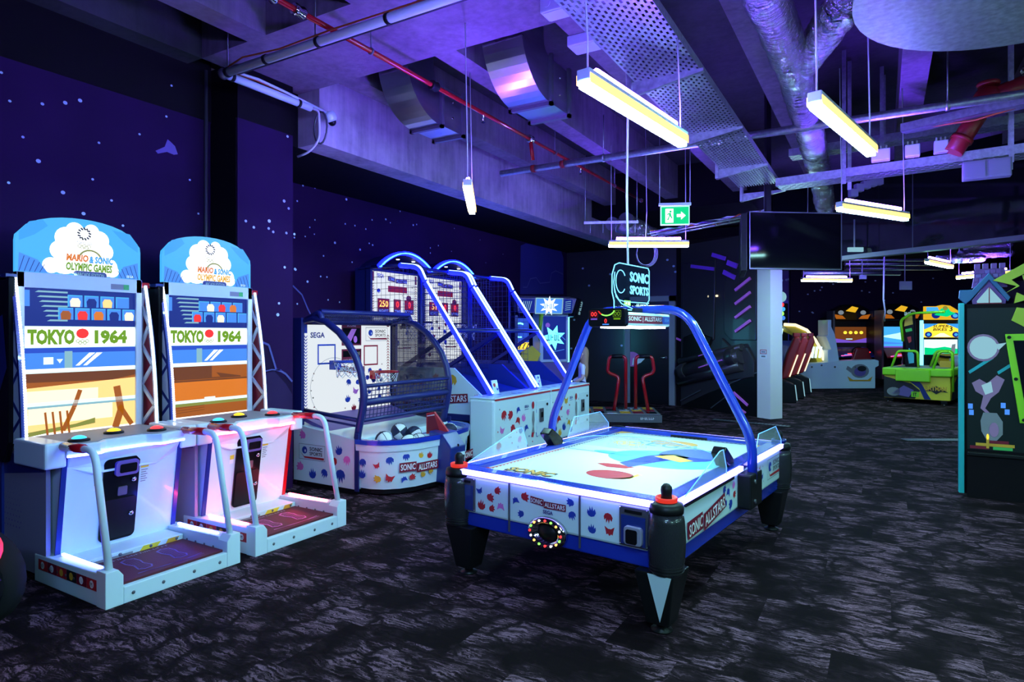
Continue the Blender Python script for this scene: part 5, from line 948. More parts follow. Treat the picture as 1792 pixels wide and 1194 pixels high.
# carbon corner posts, legs and feet
for sx in (-1, 1):
    for sy in (-1, 1):
        c = (sx*(HW-.055), sy*(HL-.055)); po = G().lathe([(.075, .325), (.085, .335), (.085, .36), (.094, .40), (.10, .5), (.094, .60), (.085, .645)], (*c, 0), 24).build('corner_post', 'carbon', t)
        G().lathe([(.088, .645), (.09, .665), (.084, .69), (.05, .70)], (*c, 0), 24).build('post_cap', 'black_plastic', po)
        for q in (.345, .36, .375): G().lathe([(.089, q-.003), (.092, q), (.089, q+.003)], (*c, 0), 24).build('ring_groove', 'black_plastic', po)
        c = (sx*(HW-.10), sy*(HL-.10)); top = [(c[0]+a*.11, c[1]+b*.11) for a, b in ((-1, -1), (1, -1), (1, 1), (-1, 1))]; bot = [(c[0]+a*.062, c[1]+b*.062) for a, b in ((-1, -1), (1, -1), (1, 1), (-1, 1))]
        lg = G(); lg.add([(x, y, .33) for x, y in top]+[(x, y, .045) for x, y in bot], [(0, 1, 2, 3), (7, 6, 5, 4), (0, 4, 5, 1), (1, 5, 6, 2), (2, 6, 7, 3), (3, 7, 4, 0)]); lo = lg.build('leg', 'black_plastic', t, .008)
        if sx*sy > 0: G().lathe([(.055, 0), (.058, .008), (.03, .018), (.02, .05)], (*c, 0), 18).build('foot', 'black_plastic', lo); continue
        tri = G(); a = Vector((c[0]-.03, c[1]-.1105, .33)); b = Vector((c[0]+.10, c[1]-.1105, .33)); e = Vector((c[0]+.02, c[1]-.066, .07)); n_ = Vector((0, -.004, -.001)); tri.prism([a+n_, b+n_, e+n_], (0, -.003, 0)); tri.build('leg_inlay', 'white_panel', lo)
        G().lathe([(.055, 0), (.058, .008), (.03, .018), (.02, .05)], (*c, 0), 18).build('foot', 'black_plastic', lo)
# arch of blue tube carried by side brackets
AY = .10
ap = fillet([(-HW-.02, AY, .62), (-HW-.02, AY, .86), (-.40, AY, 1.75), (.34, AY, 1.75), (HW+.03, AY, .86), (HW+.03, AY, .60)], .16, 6)
G().tube(ap, .032, 12).build('arch_tube', 'royal', t)
for s in (-1, 1):
    b_ = G().prism([(s*(HW-.03), AY-.13, .42), (s*(HW-.03), AY+.13, .42), (s*(HW-.03), AY+.13, .65), (s*(HW-.03), AY-.13, .65)], (s*.09, 0, 0)).build('arch_bracket', 'black_plastic', t, .012)
    for z in (.47, .6): G().lathe([(.014, 0), (.014, .012)], (s*(HW+.06), AY-.06, z), 10, axis=(s, 0, 0)).build('bolt', 'grey_metal', b_)
    G().prism([(s*(HW-.06), AY-.20, .70), (s*(HW-.06), AY-.30, .80), (s*(HW-.06), AY-.24, .84), (s*(HW-.06), AY-.09, .74), (s*(HW-.06), AY-.09, .70)], (s*-.09, 0, 0)).build('ball_dispenser', 'black_gloss', t, .01)
    # clear acrylic side shields
    for y0, y1, yt0, yt1 in ((-.98, -.30, -.42, -.36), (.30, 1.02, .40, .86)):
        xx = s*(HW-.012); pts = [(xx, y0, .70), (xx, yt0, .86), (xx, yt1, .86), (xx, y1, .74), (xx, y1, .70)]
        sh = G().prism(pts, (s*.005, 0, 0)).build('side_shield', 'acrylic', t); G().tube(pts, .003, 5).build('shield_edge', 'acrylic_edge', sh)
pts = [(-HW+.10, AY-.02, .70)]+[(-HW+.10+(2*HW-.2)*i/14, AY-.02, .705+.10*math.sin(PI*i/14)**.7) for i in range(15)]+[(HW-.10, AY-.02, .70)]
cs = G().prism(pts, (0, .006, 0)).build('centre_shield', 'acrylic', t); G().tube(pts[1:-1], .0025, 5).build('shield_edge', 'acrylic_edge', cs)
text('shield_lettering', 'SEGA', Pan((0, AY-.014, .70), (-1, 0, 0), (0, 0, 1), .001), .12, .05, .06, 's_cyanw', cs, 1, .34, outline=.0012)
# score unit with lit underside and canopy light
su = G().box(-.125, .125, -.40, .34, 1.625, 1.72).build('score_unit', 'white_panel', t, .012)
G().box(-.105, .105, -.33, .30, 1.612, 1.625).build('canopy_lamp', 'canopy', su)
fc = G().prism([(x, -.44, z) for x, z in rrect(-.14, .14, 1.62, 1.745, .025)], (0, .05, 0)).build('score_display', 'black_gloss', su, .004)
dp = Pan((0, -.44, 0), *FR, .0015); g = G()
for i in range(12): a0 = PI+.35+(PI-.7)*i/12; a1 = PI+.35+(PI-.7)*(i+1)/12; dp.poly(g, [(.06*math.cos(a0), 1.745+.045*math.sin(a0)), (.068*math.cos(a0), 1.745+.053*math.sin(a0)), (.068*math.cos(a1), 1.745+.053*math.sin(a1)), (.06*math.cos(a1), 1.745+.045*math.sin(a1))], 0 if i < 3 else 1)
dp.frame(g, -.125, -.065, 1.685, 1.73, .002, 2); dp.frame(g, .05, .11, 1.685, 1.73, .002, 3); dp.rect(g, -.12, -.07, 1.668, 1.678, 4); dp.rect(g, .055, .105, 1.668, 1.678, 3); dp.rect(g, -.03, .02, 1.632, 1.64, 5); g.build('display_marks', ['s_red', 's_lime', 's_dred', 's_green', 's_violet', 's_mid'], fc)
text('display_digits', '00', dp, -.095, 1.707, .03, 's_digit', fc, 2, .045); text('display_digits', '00', dp, .08, 1.707, .03, 's_green', fc, 2, .045); text('display_digits', '0', dp, -.005, 1.66, .03, 's_digit', fc, 2, .018)
sd = Pan((.125, 0, 0), *RS, .002); g = G(); sd.rect(g, -.39, .20, 1.645, 1.70, 0); sd.poly(g, [(.2, 1.645), (.325, 1.645), (.325, 1.70), (.2, 1.70), (.18, 1.672)], 1, 2); g.build('side_banner', ['p_maroon', 'p_blue'], su); text('banner_lettering', 'SONIC | ALLSTARS', sd, -.10, 1.672, .04, 'white_print', su, 3, .54, .015); text('banner_lettering', 'SEGA', sd, .265, 1.675, .025, 'p_sky', su, 3, .08)
# edge-lit acrylic sign on top
sg = Pan((.0, 0, 0), *RS, .002); sy0, sy1, sz0, sz1 = -.36, .24, 1.745, 2.07
outl = [(sy0+.03, 1.745), (sy0+.03, 1.80), (sy0, 1.86), (sy0, 1.98), (sy0+.04, 2.05), (sy0+.11, 2.07), (sy1-.02, 2.07), (sy1, 2.05), (sy1, 1.83), (sy1-.04, 1.80), (sy1, 1.77), (sy1-.3, 1.745)]
sgn = G().prism([(-.004, a, b) for a, b in outl], (.008, 0, 0)).build('top_sign', 'acrylic_dark', t); G().tube([(0, a, b) for a, b in outl], .0042, 5, closed=True).build('sign_edge', 'led_neon', sgn)
G().tube([(.006, a, b) for a, b in [(sy0+.03, 2.0), (sy0+.015, 1.93), (sy0+.03, 1.86), (sy0+.09, 1.81), (sy0+.2, 1.80), (sy1-.02, 1.805)]], .0035, 5).tube([(.006, a, b) for a, b in [(sy0+.02, 1.9), (sy0+.05, 1.83), (sy0+.13, 1.785), (sy0+.3, 1.755)]], .0035, 5).build('sign_swoosh', 'led_neon', sgn)
G().tube([(.006, sy0+.12+.075*math.cos(a), 1.94+.08*math.sin(a)) for a in [.6+5.0*i/22 for i in range(23)]], .0035, 5).build('sign_ring', 'led_neon', sgn)
tp = Pan((.006, 0, 0), *RS, .001)
text('sign_lettering', 'SONIC', tp, .055, 1.985, .075, 'led_neon', sgn, 1, .31, outline=.0024); text('sign_lettering', 'SPORTS', tp, .055, 1.89, .065, 'led_neon', sgn, 1, .31, outline=.0024); text('sign_lettering', 'AIR HOCKEY', tp, .10, 1.782, .026, 's_cyanw', sgn, 1, .2, .02)
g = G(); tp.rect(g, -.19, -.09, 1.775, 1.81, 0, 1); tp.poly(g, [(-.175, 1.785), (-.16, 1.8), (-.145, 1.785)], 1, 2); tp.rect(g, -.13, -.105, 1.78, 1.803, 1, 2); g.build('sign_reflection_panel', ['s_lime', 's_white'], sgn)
G().box(-.03, .03, -.06, .06, 1.72, 1.76).build('sign_clamp', 'black_plastic', t)
def mallet(label, x, y, m):
    ca, sa = math.cos(math.radians(-6.3)), math.sin(math.radians(-6.3)); o = thing('mallet', label, 'mallet', (-1.563+x*ca-y*sa, 4.426+x*sa+y*ca, .70), 0, 'air hockey mallets')
    G().lathe([(.040, .0), (.056, .0), (.058, .02), (.054, .024), (.044, .012), (.02, .010), (.0, .010)], (0, 0, 0), 24).build('base', m, o); G().lathe([(.03, .008), (.027, .03), (.03, .055), (.028, .075), (.015, .09), (.0, .094)], (0, 0, 0), 20).build('knob', 'black_plastic', o)
mallet('black mallet with red ring on the nearest table corner', HW-.055, -HL+.055, 'ring_red'); mallet('black mallet with red ring on the corner by the basketball tub', -HW+.055, -HL+.055, 'ring_red'); mallet('black mallet on the far right table corner', HW-.055, HL-.055, 'navy')
# ================================================================ BATTING GAME BY THE WALL
t = thing('batting_game', 'silver and blue game machine with star-burst marquee and lime bat by the wall', 'arcade machine', (*cw((948-896)/1100*12.6, 12.6), 0), math.radians(48))
G().box(-.55, .62, .0, .9, 0, 1.0).build('base', 'navy', t, .02); G().box(-.02, .60, .05, .5, 1.0, 2.0).build('screen_case', 'white_metal', t, .02); G().box(.05, .54, .035, .05, 1.06, 1.93).build('screen', 's_navy', t)
p_ = Pan((0, .035, 0), *FR, .003); g = G(); p_.star(g, .27, 1.5, .26, 0, 1, 7, .5, .3); p_.line(g, [(.3, 1.6), (.42, 1.55), (.52, 1.45)], .012, 1, 2); p_.line(g, [(.1, 1.25), (.3, 1.22), (.5, 1.26)], .01, 1, 2); p_.disc(g, .14, 1.75, .05, None, 2, 2); g.build('screen_picture', ['led_teal', 's_mid', 's_violet'], t); scribble(p_, 'screen_lettering', .14, .42, 1.5, .12, 's_navy', t, 4, 3)
mq = G().prism([(-.62, -.25, 2.28), (-.56, -.2, 1.98), (.58, -.2, 1.98), (.66, -.25, 2.28)], (0, .35, .06)).build('marquee', 'lilac_panel', t, .02)
p_ = Pan((0, -.2, 1.98), (1, 0, 0), (0, -.05, .30), .006); g = G(); p_.rect(g, -.2, .34, .0, .30, 0, 1); p_.star(g, .07, .15, .2, 1, 2, 9, .5); p_.rect(g, -.54, -.24, .02, .28, 2, 1); p_.rect(g, .38, .56, .02, .28, 2, 1); p_.frame(g, -.22, .36, -.01, .31, .02, 3, 2)
for q in range(5): p_.line(g, [(-.50+.04*q, .06), (-.46+.04*q, .24)], .012, 3, 2); p_.line(g, [(.41, .07+.04*q), (.53, .09+.04*q)], .01, 3, 2)
g.build('marquee_picture', ['s_mid', 's_white', 's_navy', 's_steel'], mq); scribble(p_, 'marquee_lettering', -.05, .21, .15, .10, 's_sky', mq, 4, 4)
G().prism([(.66, -.28, 2.30), (.60, -.22, 1.92), (.68, -.22, 1.90), (.76, -.28, 2.26)], (0, .4, .0)).build('side_fin', 'black_gloss', t, .02); p_ = Pan((.64, -.285, 1.95), (1, 0, 0), (.2, -.05, .9), .004); scribble(Pan((.64, -.285, 1.95), (.2, -.05, .9), (-1, 0, .2), .004), 'fin_lettering', .02, .30, -.04, .04, 's_steel', t, 7)
G().tube([(-.04, -.1, 2.0), (-.05, -.06, 1.75), (-.06, -.02, 1.45)], [.045, .035, .018], 10).build('bat', 'lime', t); G().box(-.56, -.5, .0, .9, 1.0, 1.95).build('cage_side', 'navy', t); G().box(.6, .64, .1, .5, 1.0, 1.95).build('screen_edge', 'led_cyan', t)
G().box(-.5, -.1, .5, .9, 1.0, 1.9).build('rear_panel', 's_blue', t); p_ = Pan((0, .5, 0), *FR, .004); g = G(); p_.ring(g, -.3, 1.65, .16, .03, 0, 1, 16, a0=1, a1=5); p_.rect(g, -.5, -.1, 1.25, 1.4, 1, 1)
for q in range(5): p_.line(g, [(-.48+.08*q, 1.27), (-.42+.08*q, 1.38)], .02, 2, 2)
g.build('panel_picture', ['led_cyan', 's_yellow', 's_black'], t); G().prism([(-.5, .0, 1.0), (-.1, .0, 1.0), (-.02, .0, 1.18), (-.2, .0, 1.34), (-.42, .0, 1.2)], (0, .1, 0)).build('hazard_plate', 'p_yellow', t); G().box(-.55, .62, -.04, .0, .55, 1.0).build('front_apron', 'p_violet', t, .01)
# ================================================================ DANCE STAGE
x0, y0 = cw((1092-896)/1100*11.5, 11.5); t = thing('dance_stage', 'low dance stage with metal pads and two red hand bars', 'arcade machine', (x0, y0, 0), YAW-.1)
G().box(-.85, .62, -.45, .65, 0, .16).build('stage', 'black_plastic', t, .01); G().box(-.85, .62, -.465, -.45, .02, .15).build('front_skirt', 'grey_metal', t); G().box(-.83, .6, -.43, .63, .16, .165).build('deck', 'steel', t)
for i in range(6):
    for j in range(3): o = G().box(-.78+i*.23, -.60+i*.23, -.36+j*.33, -.10+j*.33, .165, .172); o.build('dance_pad', ['p_maroon', 'black_gloss', 'steel', 'p_gold'][(i+j*3) % 4], t)
scribble(Pan((0, -.465, 0), *FR, .003), 'skirt_lettering', .25, .5, .09, .04, 'white_print', t, 7)
for k, (xa, s) in enumerate(((-.06, 1), (.32, -1))):
    st = xa+s*.10; b_ = G().tube(fillet([(st, .12, .165), (st, .12, 1.16), (st-s*.30, .12, 1.16), (st-s*.34, .12, .86), (st-s*.12, .12, .78), (st-s*.22, .02, .165)], .08, 5), .032, 10).build('hand_bar', 'red_gloss', t); G().tube([(st-s*.06, .12, 1.16), (st-s*.26, .12, 1.16)], .04, 10).build('grip', 'black_plastic', b_)
    G().lathe([(.06, 0), (.06, .02), (.035, .03)], (st, .12, .165), 12).build('bar_foot', 'grey_metal', b_)
# fire alarm sign by the door
t = thing('fire_sign', 'small red fire alarm sign on the wall right of the door', 'sign', (-3.86, 13.0, 1.5)); bpy.data.objects.remove(t)
u = (1158-896)/1100.; tt = 13.78/(RY*u+RX); t = thing('fire_sign', 'small red fire alarm sign on the wall right of the door', 'sign', ((RX*u-RY)*tt+.1, 13.77, 1.46)); G().box(-.08, .08, 0, .03, -.08, .08).build('plate', 'p_red', t); g = G(); q = Pan((0, 0, 0), *FR, .004); q.disc(g, .01, .02, .03, None, 0); q.rect(g, -.04, .05, -.05, -.015, 0); g.build('pictogram', ['white_print'], t)
# ================================================================ PERSON (blurred figure by the machines)
def person():
    d = 10.7; x, y = cw((1018-896)/1100*d, d); t = thing('person', 'person with long brown hair and pale T-shirt standing beyond the right arched basketball game', 'person', (x, y, 0), math.radians(-59))
    J = {'pel': (0, 0, .72), 'waist': (0, .005, .82), 'chest': (0, 0, .97), 'neckb': (0, .01, 1.07), 'neck': (0, 0, 1.11), 'hl': (-.075, 0, .70), 'kl': (-.085, -.02, .38), 'al': (-.085, .015, .07), 'fl': (-.09, -.11, .03), 'hr': (.075, 0, .70), 'kr': (.085, -.02, .38), 'ar': (.085, .015, .07), 'fr': (.09, -.11, .03),
         'sl': (-.125, .005, 1.03), 'el': (-.165, .0, .83), 'wl': (-.13, -.14, .76), 'sr': (.125, .005, 1.03), 'er': (.165, .0, .83), 'wr': (.13, -.14, .76)}
    Ed = [('pel', 'waist'), ('waist', 'chest'), ('chest', 'neckb'), ('neckb', 'neck'), ('pel', 'hl'), ('hl', 'kl'), ('kl', 'al'), ('al', 'fl'), ('pel', 'hr'), ('hr', 'kr'), ('kr', 'ar'), ('ar', 'fr'), ('chest', 'sl'), ('sl', 'el'), ('el', 'wl'), ('chest', 'sr'), ('sr', 'er'), ('er', 'wr')]
    R = {'pel': .10, 'waist': .085, 'chest': .10, 'neckb': .05, 'neck': .035, 'hl': .075, 'hr': .075, 'kl': .05, 'kr': .05, 'al': .033, 'ar': .033, 'fl': .03, 'fr': .03, 'sl': .045, 'sr': .045, 'el': .034, 'er': .034, 'wl': .024, 'wr': .024}
    ks = list(J); me = bpy.data.meshes.new('body'); me.from_pydata([J[k] for k in ks], [(ks.index(a), ks.index(b)) for a, b in Ed], [])
    o = bpy.data.objects.new('body', me); COL.objects.link(o); o.parent = t; md = o.modifiers.new('skin', 'SKIN'); sv = me.skin_vertices[0].data
    for i, k in enumerate(ks): sv[i].radius = (R[k], R[k]*(.8 if k in ('pel', 'waist', 'chest') else 1)); sv[i].use_root = k == 'pel'
    ss = o.modifiers.new('sub', 'SUBSURF'); ss.levels = 1; ss.render_levels = 2
    dg = bpy.context.evaluated_depsgraph_get(); m2 = bpy.data.meshes.new_from_object(o.evaluated_get(dg)); o.modifiers.clear(); o.data = m2
    m2.materials.clear()
    for q in ('skin', 'shirt', 'jeans', 'rubber'): m2.materials.append(M[q])
    for p in m2.polygons:
        c = p.center; p.use_smooth = True
        p.material_index = 3 if c.z < .09 else (2 if c.z < .76 and abs(c.x) < .15 and c.y > -.09 else (1 if c.z < 1.085 and (abs(c.x) < .135 or c.z > .9) else 0))
    hd = G().ball((0, -.005, 1.235), .092, 18, sx=.86, sy=1.0, sz=1.22); hd.ball((0, -.10, 1.225), .018, 8); hd.ball((-.08, 0, 1.23), .02, 8, sx=.5); hd.ball((.08, 0, 1.23), .02, 8, sx=.5); h = hd.build('head', 'skin', t)
    for s in (-1, 1): G().ball((s*.032, -.088, 1.245), .011, 8).build('eye', 'p_black', h)
    G().box(-.02, .02, -.094, -.086, 1.178, 1.186).build('mouth', 'p_pink', h)
    hr = G().lathe([(.001, 1.36), (.055, 1.345), (.09, 1.30), (.098, 1.24), (.092, 1.16), (.085, 1.08), (.09, .98), (.08, .88), (.05, .80), (.0, .79)], (0, .045, 0), 18, sx=.98, sy=.78); hr.build('hair', 'hair', t)
    for s, k in ((-1, 'wl'), (1, 'wr')):
        w_ = Vector(J[k]); hg = G().ball(w_+Vector((0, -.035, -.012)), .028, 10, sx=.8, sy=1.2, sz=.55)
        for f in range(4): b0 = w_+Vector(((f-1.5)*.013, -.06, -.012)); hg.tube([b0, b0+Vector((0, -.03, -.006)), b0+Vector((0, -.048+.006*abs(f-1.4), -.022))], [.0075, .007, .005], 6)
        hg.tube([w_+Vector((-s*.018, -.03, -.008)), w_+Vector((-s*.032, -.05, -.012)), w_+Vector((-s*.03, -.068, -.018))], [.008, .0075, .006], 6); hg.build('hand', 'skin', t)
person()
# ================================================================ PIRATE SHOOTING THEATRE
t = thing('shooting_theatre', 'big white theatre cabinet with yellow arch and treasure emblem in the far room', 'arcade machine', (*cw((1340-896)/1100*18.2, 18.2), 0), YAW)
s = 18.2/1100
def q(px, py): return ((px-1340)*s, (683-py)*s)
def plate(name, pts, y0, y1, m): return G().prism([(q(*p)[0], y0, q(*p)[1]) for p in pts], (0, y1-y0, 0)).build(name, m, t, .015)
plate('base_wall', [(1393, 683), (1525, 682), (1525, 646), (1531, 643), (1531, 634), (1524, 632), (1470, 634), (1440, 637), (1393, 640)], -.2, .2, 'white_panel')
plate('rear_wall', [(1336, 683), (1362, 683), (1366, 640), (1372, 590), (1380, 574), (1379, 564), (1372, 561), (1336, 561)], .6, 1.0, 'white_panel'); plate('front_column', [(1446, 637), (1466, 637), (1462, 610), (1458, 588), (1452, 575), (1452, 563), (1446, 563), (1446, 590), (1443, 592), (1452, 615), (1446, 616)], -.1, .5, 'white_panel')
arc = [(1375, 573), (1395, 574), (1415, 583), (1430, 600), (1440, 618), (1445, 636)]
G().prism([(q(*p)[0], .2, q(*p)[1]) for p in arc]+[(q(px-7, py+9)[0], .2, q(px-7, py+9)[1]) for px, py in arc[::-1][:-1]], (0, .5, 0)).build('arch', 'p_yellow', t, .02); G().tube([(q(px+2, py-2)[0], .18, q(px+2, py-2)[1]) for px, py in arc], .045, 8).build('arch_light', 's_pale', t)
G().tube([(q(*p)[0], .5, q(*p)[1]) for p in ((1372, 640), (1377, 600), (1381, 578))], .05, 8).build('rear_light', 's_cloud', t); G().box(*[q(1336, 0)[0], q(1440, 0)[0]], 1.0, 1.4, 0, q(0, 600)[1]).build('screen_wall', 'navy', t)
bp = Pan((q(1498, 0)[0], -.2, q(0, 655)[1]), *FR, .006); g = G(); bp.disc(g, 0, .05, .26, .2, 0, 1, 18); bp.poly(g, [(-.36, -.1), (-.2, -.2), (.22, -.2), (.36, -.1), (.3, -.24), (-.3, -.24)], 1, 2); bp.disc(g, 0, .03, .17, .13, 2, 2, 14); bp.poly(g, [(-.36, .2), (-.2, .1), (-.26, .0), (-.4, .1)], 0, 2); bp.disc(g, .05, .12, .13, .08, 3, 3, 12); g.build('emblem', ['p_grey', 'p_gold', 'p_violet', 'p_black'], t)
for px, py in ((1415, 645), (1490, 645), (1455, 645), (1432, 642)): G().ball((q(px, py)[0], -.2, q(px, py)[1]), .03, 8, sy=.4).build('bolt', 'grey_metal', t)
for px in (1418, 1424, 1430, 1437): G().bar((q(px, 630)[0], .1, q(px, 630)[1]), (q(px+3, 610)[0], .1, q(px+3, 610)[1]), .03, .06).build('light_strip', 's_cloud', t)
t = thing('prize_tower', 'slim lit tower with a pale round top behind the white theatre cabinet', 'arcade machine', (*cw((1362-896)/1100*20, 20), 0), YAW); G().box(-.22, .28, -.1, .3, 0, 2.55).build('tower', 'black_plastic', t, .03); G().ball((.05, -.1, 2.75), .17, 14, sy=.5).build('round_top', 's_steel', t); G().box(-.2, -.1, -.13, -.1, 1.9, 2.5).build('green_light', 's_lime', t)
for k in range(4): G().ball((.05+.04*(k % 2), -.14, 2.5-.14*k), .07, 10).build('bulb', ['s_digit', 's_skyblue', 's_lime', 's_mid'][k], t)
def seat(label, lat, d):
    t = thing('racing_chair', label, 'chair', (*cw(lat, d), 0), YAW-.35, 'red racing seats')
    G().prism([(-.7, -.28, 0), (.32, -.28, 0), (.28, -.28, .42), (.1, -.28, .5), (-.7, -.28, .5)], (0, .56, 0)).build('pedestal', 'black_plastic', t, .02); G().prism([(.34, -.16, .05), (.30, -.16, .40), (.30, .0, .40), (.34, .0, .05)], (.01, 0, 0)).build('light_panel', 's_steel', t)
    G().prism([(-.65, -.24, .5), (.02, -.24, .5), (.06, -.24, .62), (-.6, -.24, .68), (-.68, -.24, .6)], (0, .48, 0)).build('cushion', 'red_seat', t, .04)
    bk = G().prism([(-.02, -.25, .52), (.14, -.25, .56), (.30, -.25, 1.0), (.42, -.25, 1.38), (.38, -.25, 1.52), (.28, -.25, 1.5), (.12, -.25, 1.1)], (0, .5, 0)).build('backrest', 'red_seat', t, .04); G().prism([(.16, -.256, .6), (.19, -.256, .6), (.36, -.256, 1.1), (.33, -.256, 1.1)], (0, -.004, 0)).build('side_piping', 's_pale', bk); G().box(.26, .40, -.17, .17, 1.50, 1.60).build('headrest', 'red_seat', bk, .02)
seat('red racing seat nearest the white post', (1366-896)/1100*14.6, 14.6); seat('middle red racing seat of the row by the white theatre cabinet', (1381-896)/1100*15.6, 15.6); seat('red racing seat farthest back beside the white theatre cabinet', (1394-896)/1100*16.7, 16.7)
t = thing('steering_console', 'dark steering console in front of the red seats', 'arcade machine', (*cw((1352-896)/1100*16.6, 16.6), 0), YAW); G().box(-.3, .0, -.2, .3, 0, 1.1).build('console', 'black_plastic', t, .03); G().tube([(.12, .17*math.cos(a), 1.05+.17*math.sin(a)) for a in [2*PI*i/16 for i in range(16)]], .02, 6, closed=True).build('wheel', 'black_plastic', t)
# ================================================================ FAR RACING CABINETS
def racer(label, px, d, pic):
    t = thing('racing_cabinet', label, 'arcade machine', (*cw((px-896)/1100*d, d), 0), YAW, 'racing cabinets in the far room'); G().box(-.62, .62, .2, .8, 0, 2.1).build('cabinet', 'black_plastic', t, .02)
    for s in (-1, 1): G().box(s*.62-.03, s*.62+.03, -.1, .3, .2, 2.3).build('side_post', 'grey_metal', t)
    mq = G().prism([(-.6, .0, 2.0), (.6, .0, 2.0), (.55, .0, 2.35), (.25, .0, 2.5), (-.25, .0, 2.5), (-.55, .0, 2.35)], (0, .3, 0)).build('marquee', 'black_gloss', t, .02); p = Pan((0, 0, 0), *FR, .006); g = G(); p.poly(g, [(-.58, 2.2), (-.3, 2.15), (-.2, 2.05), (-.5, 2.05)], 0); p.poly(g, [(.58, 2.2), (.3, 2.15), (.2, 2.05), (.5, 2.05)], 0); p.poly(g, [(-.2, 2.3), (.0, 2.45), (.2, 2.4), (.1, 2.25)], 1); p.disc(g, -.35, 2.25, .09, .07, 2); p.disc(g, .35, 2.25, .09, .07, 2); g.build('marquee_picture', ['s_brown', 's_gold', 's_grey'], mq)
    sc = G().box(-.55, .55, .18, .2, 1.15, 1.80).build('screen', 's_umber' if pic == 0 else 's_skyblue', t); p = Pan((0, .18, 0), *FR, .006); g = G()
    if pic == 0:
        for k in range(4): p.disc(g, -.12+.17*k, 1.62, .06, .05, 0)
        p.rect(g, -.55, .55, 1.15, 1.3, 1); p.poly(g, [(-.55, 1.3), (.55, 1.3), (.55, 1.45), (.1, 1.35), (-.55, 1.45)], 2, 2); p.rect(g, -.1, .1, 1.40, 1.43, 3, 3)
    else: p.poly(g, [(-.55, 1.5), (.0, 1.6), (.55, 1.75), (.55, 1.5), (.1, 1.4)], 3); p.poly(g, [(-.55, 1.2), (.55, 1.2), (.55, 1.15), (-.55, 1.15)], 2); p.poly(g, [(-.55, 1.35), (.1, 1.3), (.55, 1.4), (.55, 1.28), (-.55, 1.25)], 4)
    g.build('screen_picture', ['s_yellow', 's_black', 's_violet', 's_cyanw', 's_mid'], sc)
    G().prism([(-.6, -.3, .85), (.6, -.3, .85), (.5, .1, 1.12), (-.5, .1, 1.12)], (0, .0, .04)).build('dashboard', 'p_red' if pic else 'navy', t); G().tube([(.0+.17*math.cos(a), -.32, 1.0+.17*math.sin(a)) for a in [2*PI*i/16 for i in range(16)]], .025, 6, closed=True).build('steering_wheel', 'black_plastic', t)
    for k in range(3): G().bar((-.5+.1*k, -.31, .9+.03*k), (.1+.15*k, -.31, .95+.03*k), .02, .03).build('light_strip', ['led_pinkred', 's_violet', 's_digit'][k] if 'led_pinkred' in M else ['s_pink', 's_mid', 's_digit'][k], t)
    G().prism([(-.3, -.6, .1), (.3, -.6, .1), (.32, -.6, .75), (.18, -.6, 1.15), (-.18, -.6, 1.15), (-.32, -.6, .75)], (0, .12, 0)).build('seat_back', 'red_seat' if pic == 0 else 'p_grey', t, .04); G().box(-.35, .35, -.9, .2, 0, .25).build('seat_base', 'black_plastic', t, .02)
    for s in (-1, 1): G().box(s*.3-.03, s*.3+.03, -.62, -.6, .2, .7).build('side_light', 's_pink' if pic else 's_violet', t)
racer('dark racing cabinet with a yellow-lit screen behind the white theatre', 1491, 19.8, 0); racer('dark racing cabinet with a bright sky-blue screen behind the lime-topped table', 1577, 19.2, 1)
# motorbike cabinet
d = 17.4; s = d/1100; t = thing('motorbike_cabinet', 'brightly lit motorbike game cabinet with yellow marquee beside the teal edge', 'arcade machine', (*cw((1650-896)/1100*d, d), 0), YAW)
G().box(-.56, .56, .1, .9, 0, 1.95).build('cabinet', 'black_plastic', t, .02); sc = G().box(-.46, .46, .08, .1, 1.0, 1.42).build('screen', 's_cloud', t); p = Pan((0, .08, 0), *FR, .006); g = G(); p.poly(g, [(-.46, 1.0), (.46, 1.0), (.46, 1.16), (.1, 1.22), (-.2, 1.18), (-.46, 1.2)], 0); p.poly(g, [(.25, 1.02), (.38, 1.05), (.4, 1.3), (.3, 1.28)], 1, 2); p.poly(g, [(-.2, 1.0), (.1, 1.0), (.0, 1.15)], 2, 2); g.build('screen_picture', ['s_exit', 's_grey', 's_steel'], sc)
hd = G().box(-.5, .5, .04, .1, 1.48, 1.86).build('header', 's_yellow', t); p = Pan((0, .04, 0), *FR, .006); g = G(); p.poly(g, [(-.5, 1.7), (-.1, 1.86), (-.5, 1.86)], 0); p.poly(g, [(.5, 1.7), (.1, 1.86), (.5, 1.86)], 0); p.disc(g, -.38, 1.56, .1, .08, 1, 2); p.disc(g, .38, 1.56, .1, .08, 1, 2); p.disc(g, -.38, 1.56, .05, .04, 2, 3); p.disc(g, .38, 1.56, .05, .04, 2, 3); p.poly(g, [(-.26, 1.49), (.26, 1.49), (.05, 1.6), (-.05, 1.6)], 3, 2); g.build('header_picture', ['s_sky', 's_navy', 's_skyblue', 's_pale'], hd); text('header_lettering', 'SUPER', p, -.04, 1.79, .08, 's_black', hd, 3, .44, .02, shear=.2); text('header_lettering', 'BIKES', p, -.06, 1.70, .075, 's_black', hd, 3, .40, .02, shear=.2); text('header_lettering', '3', p, .24, 1.72, .14, 's_black', hd, 3, .09, .02)
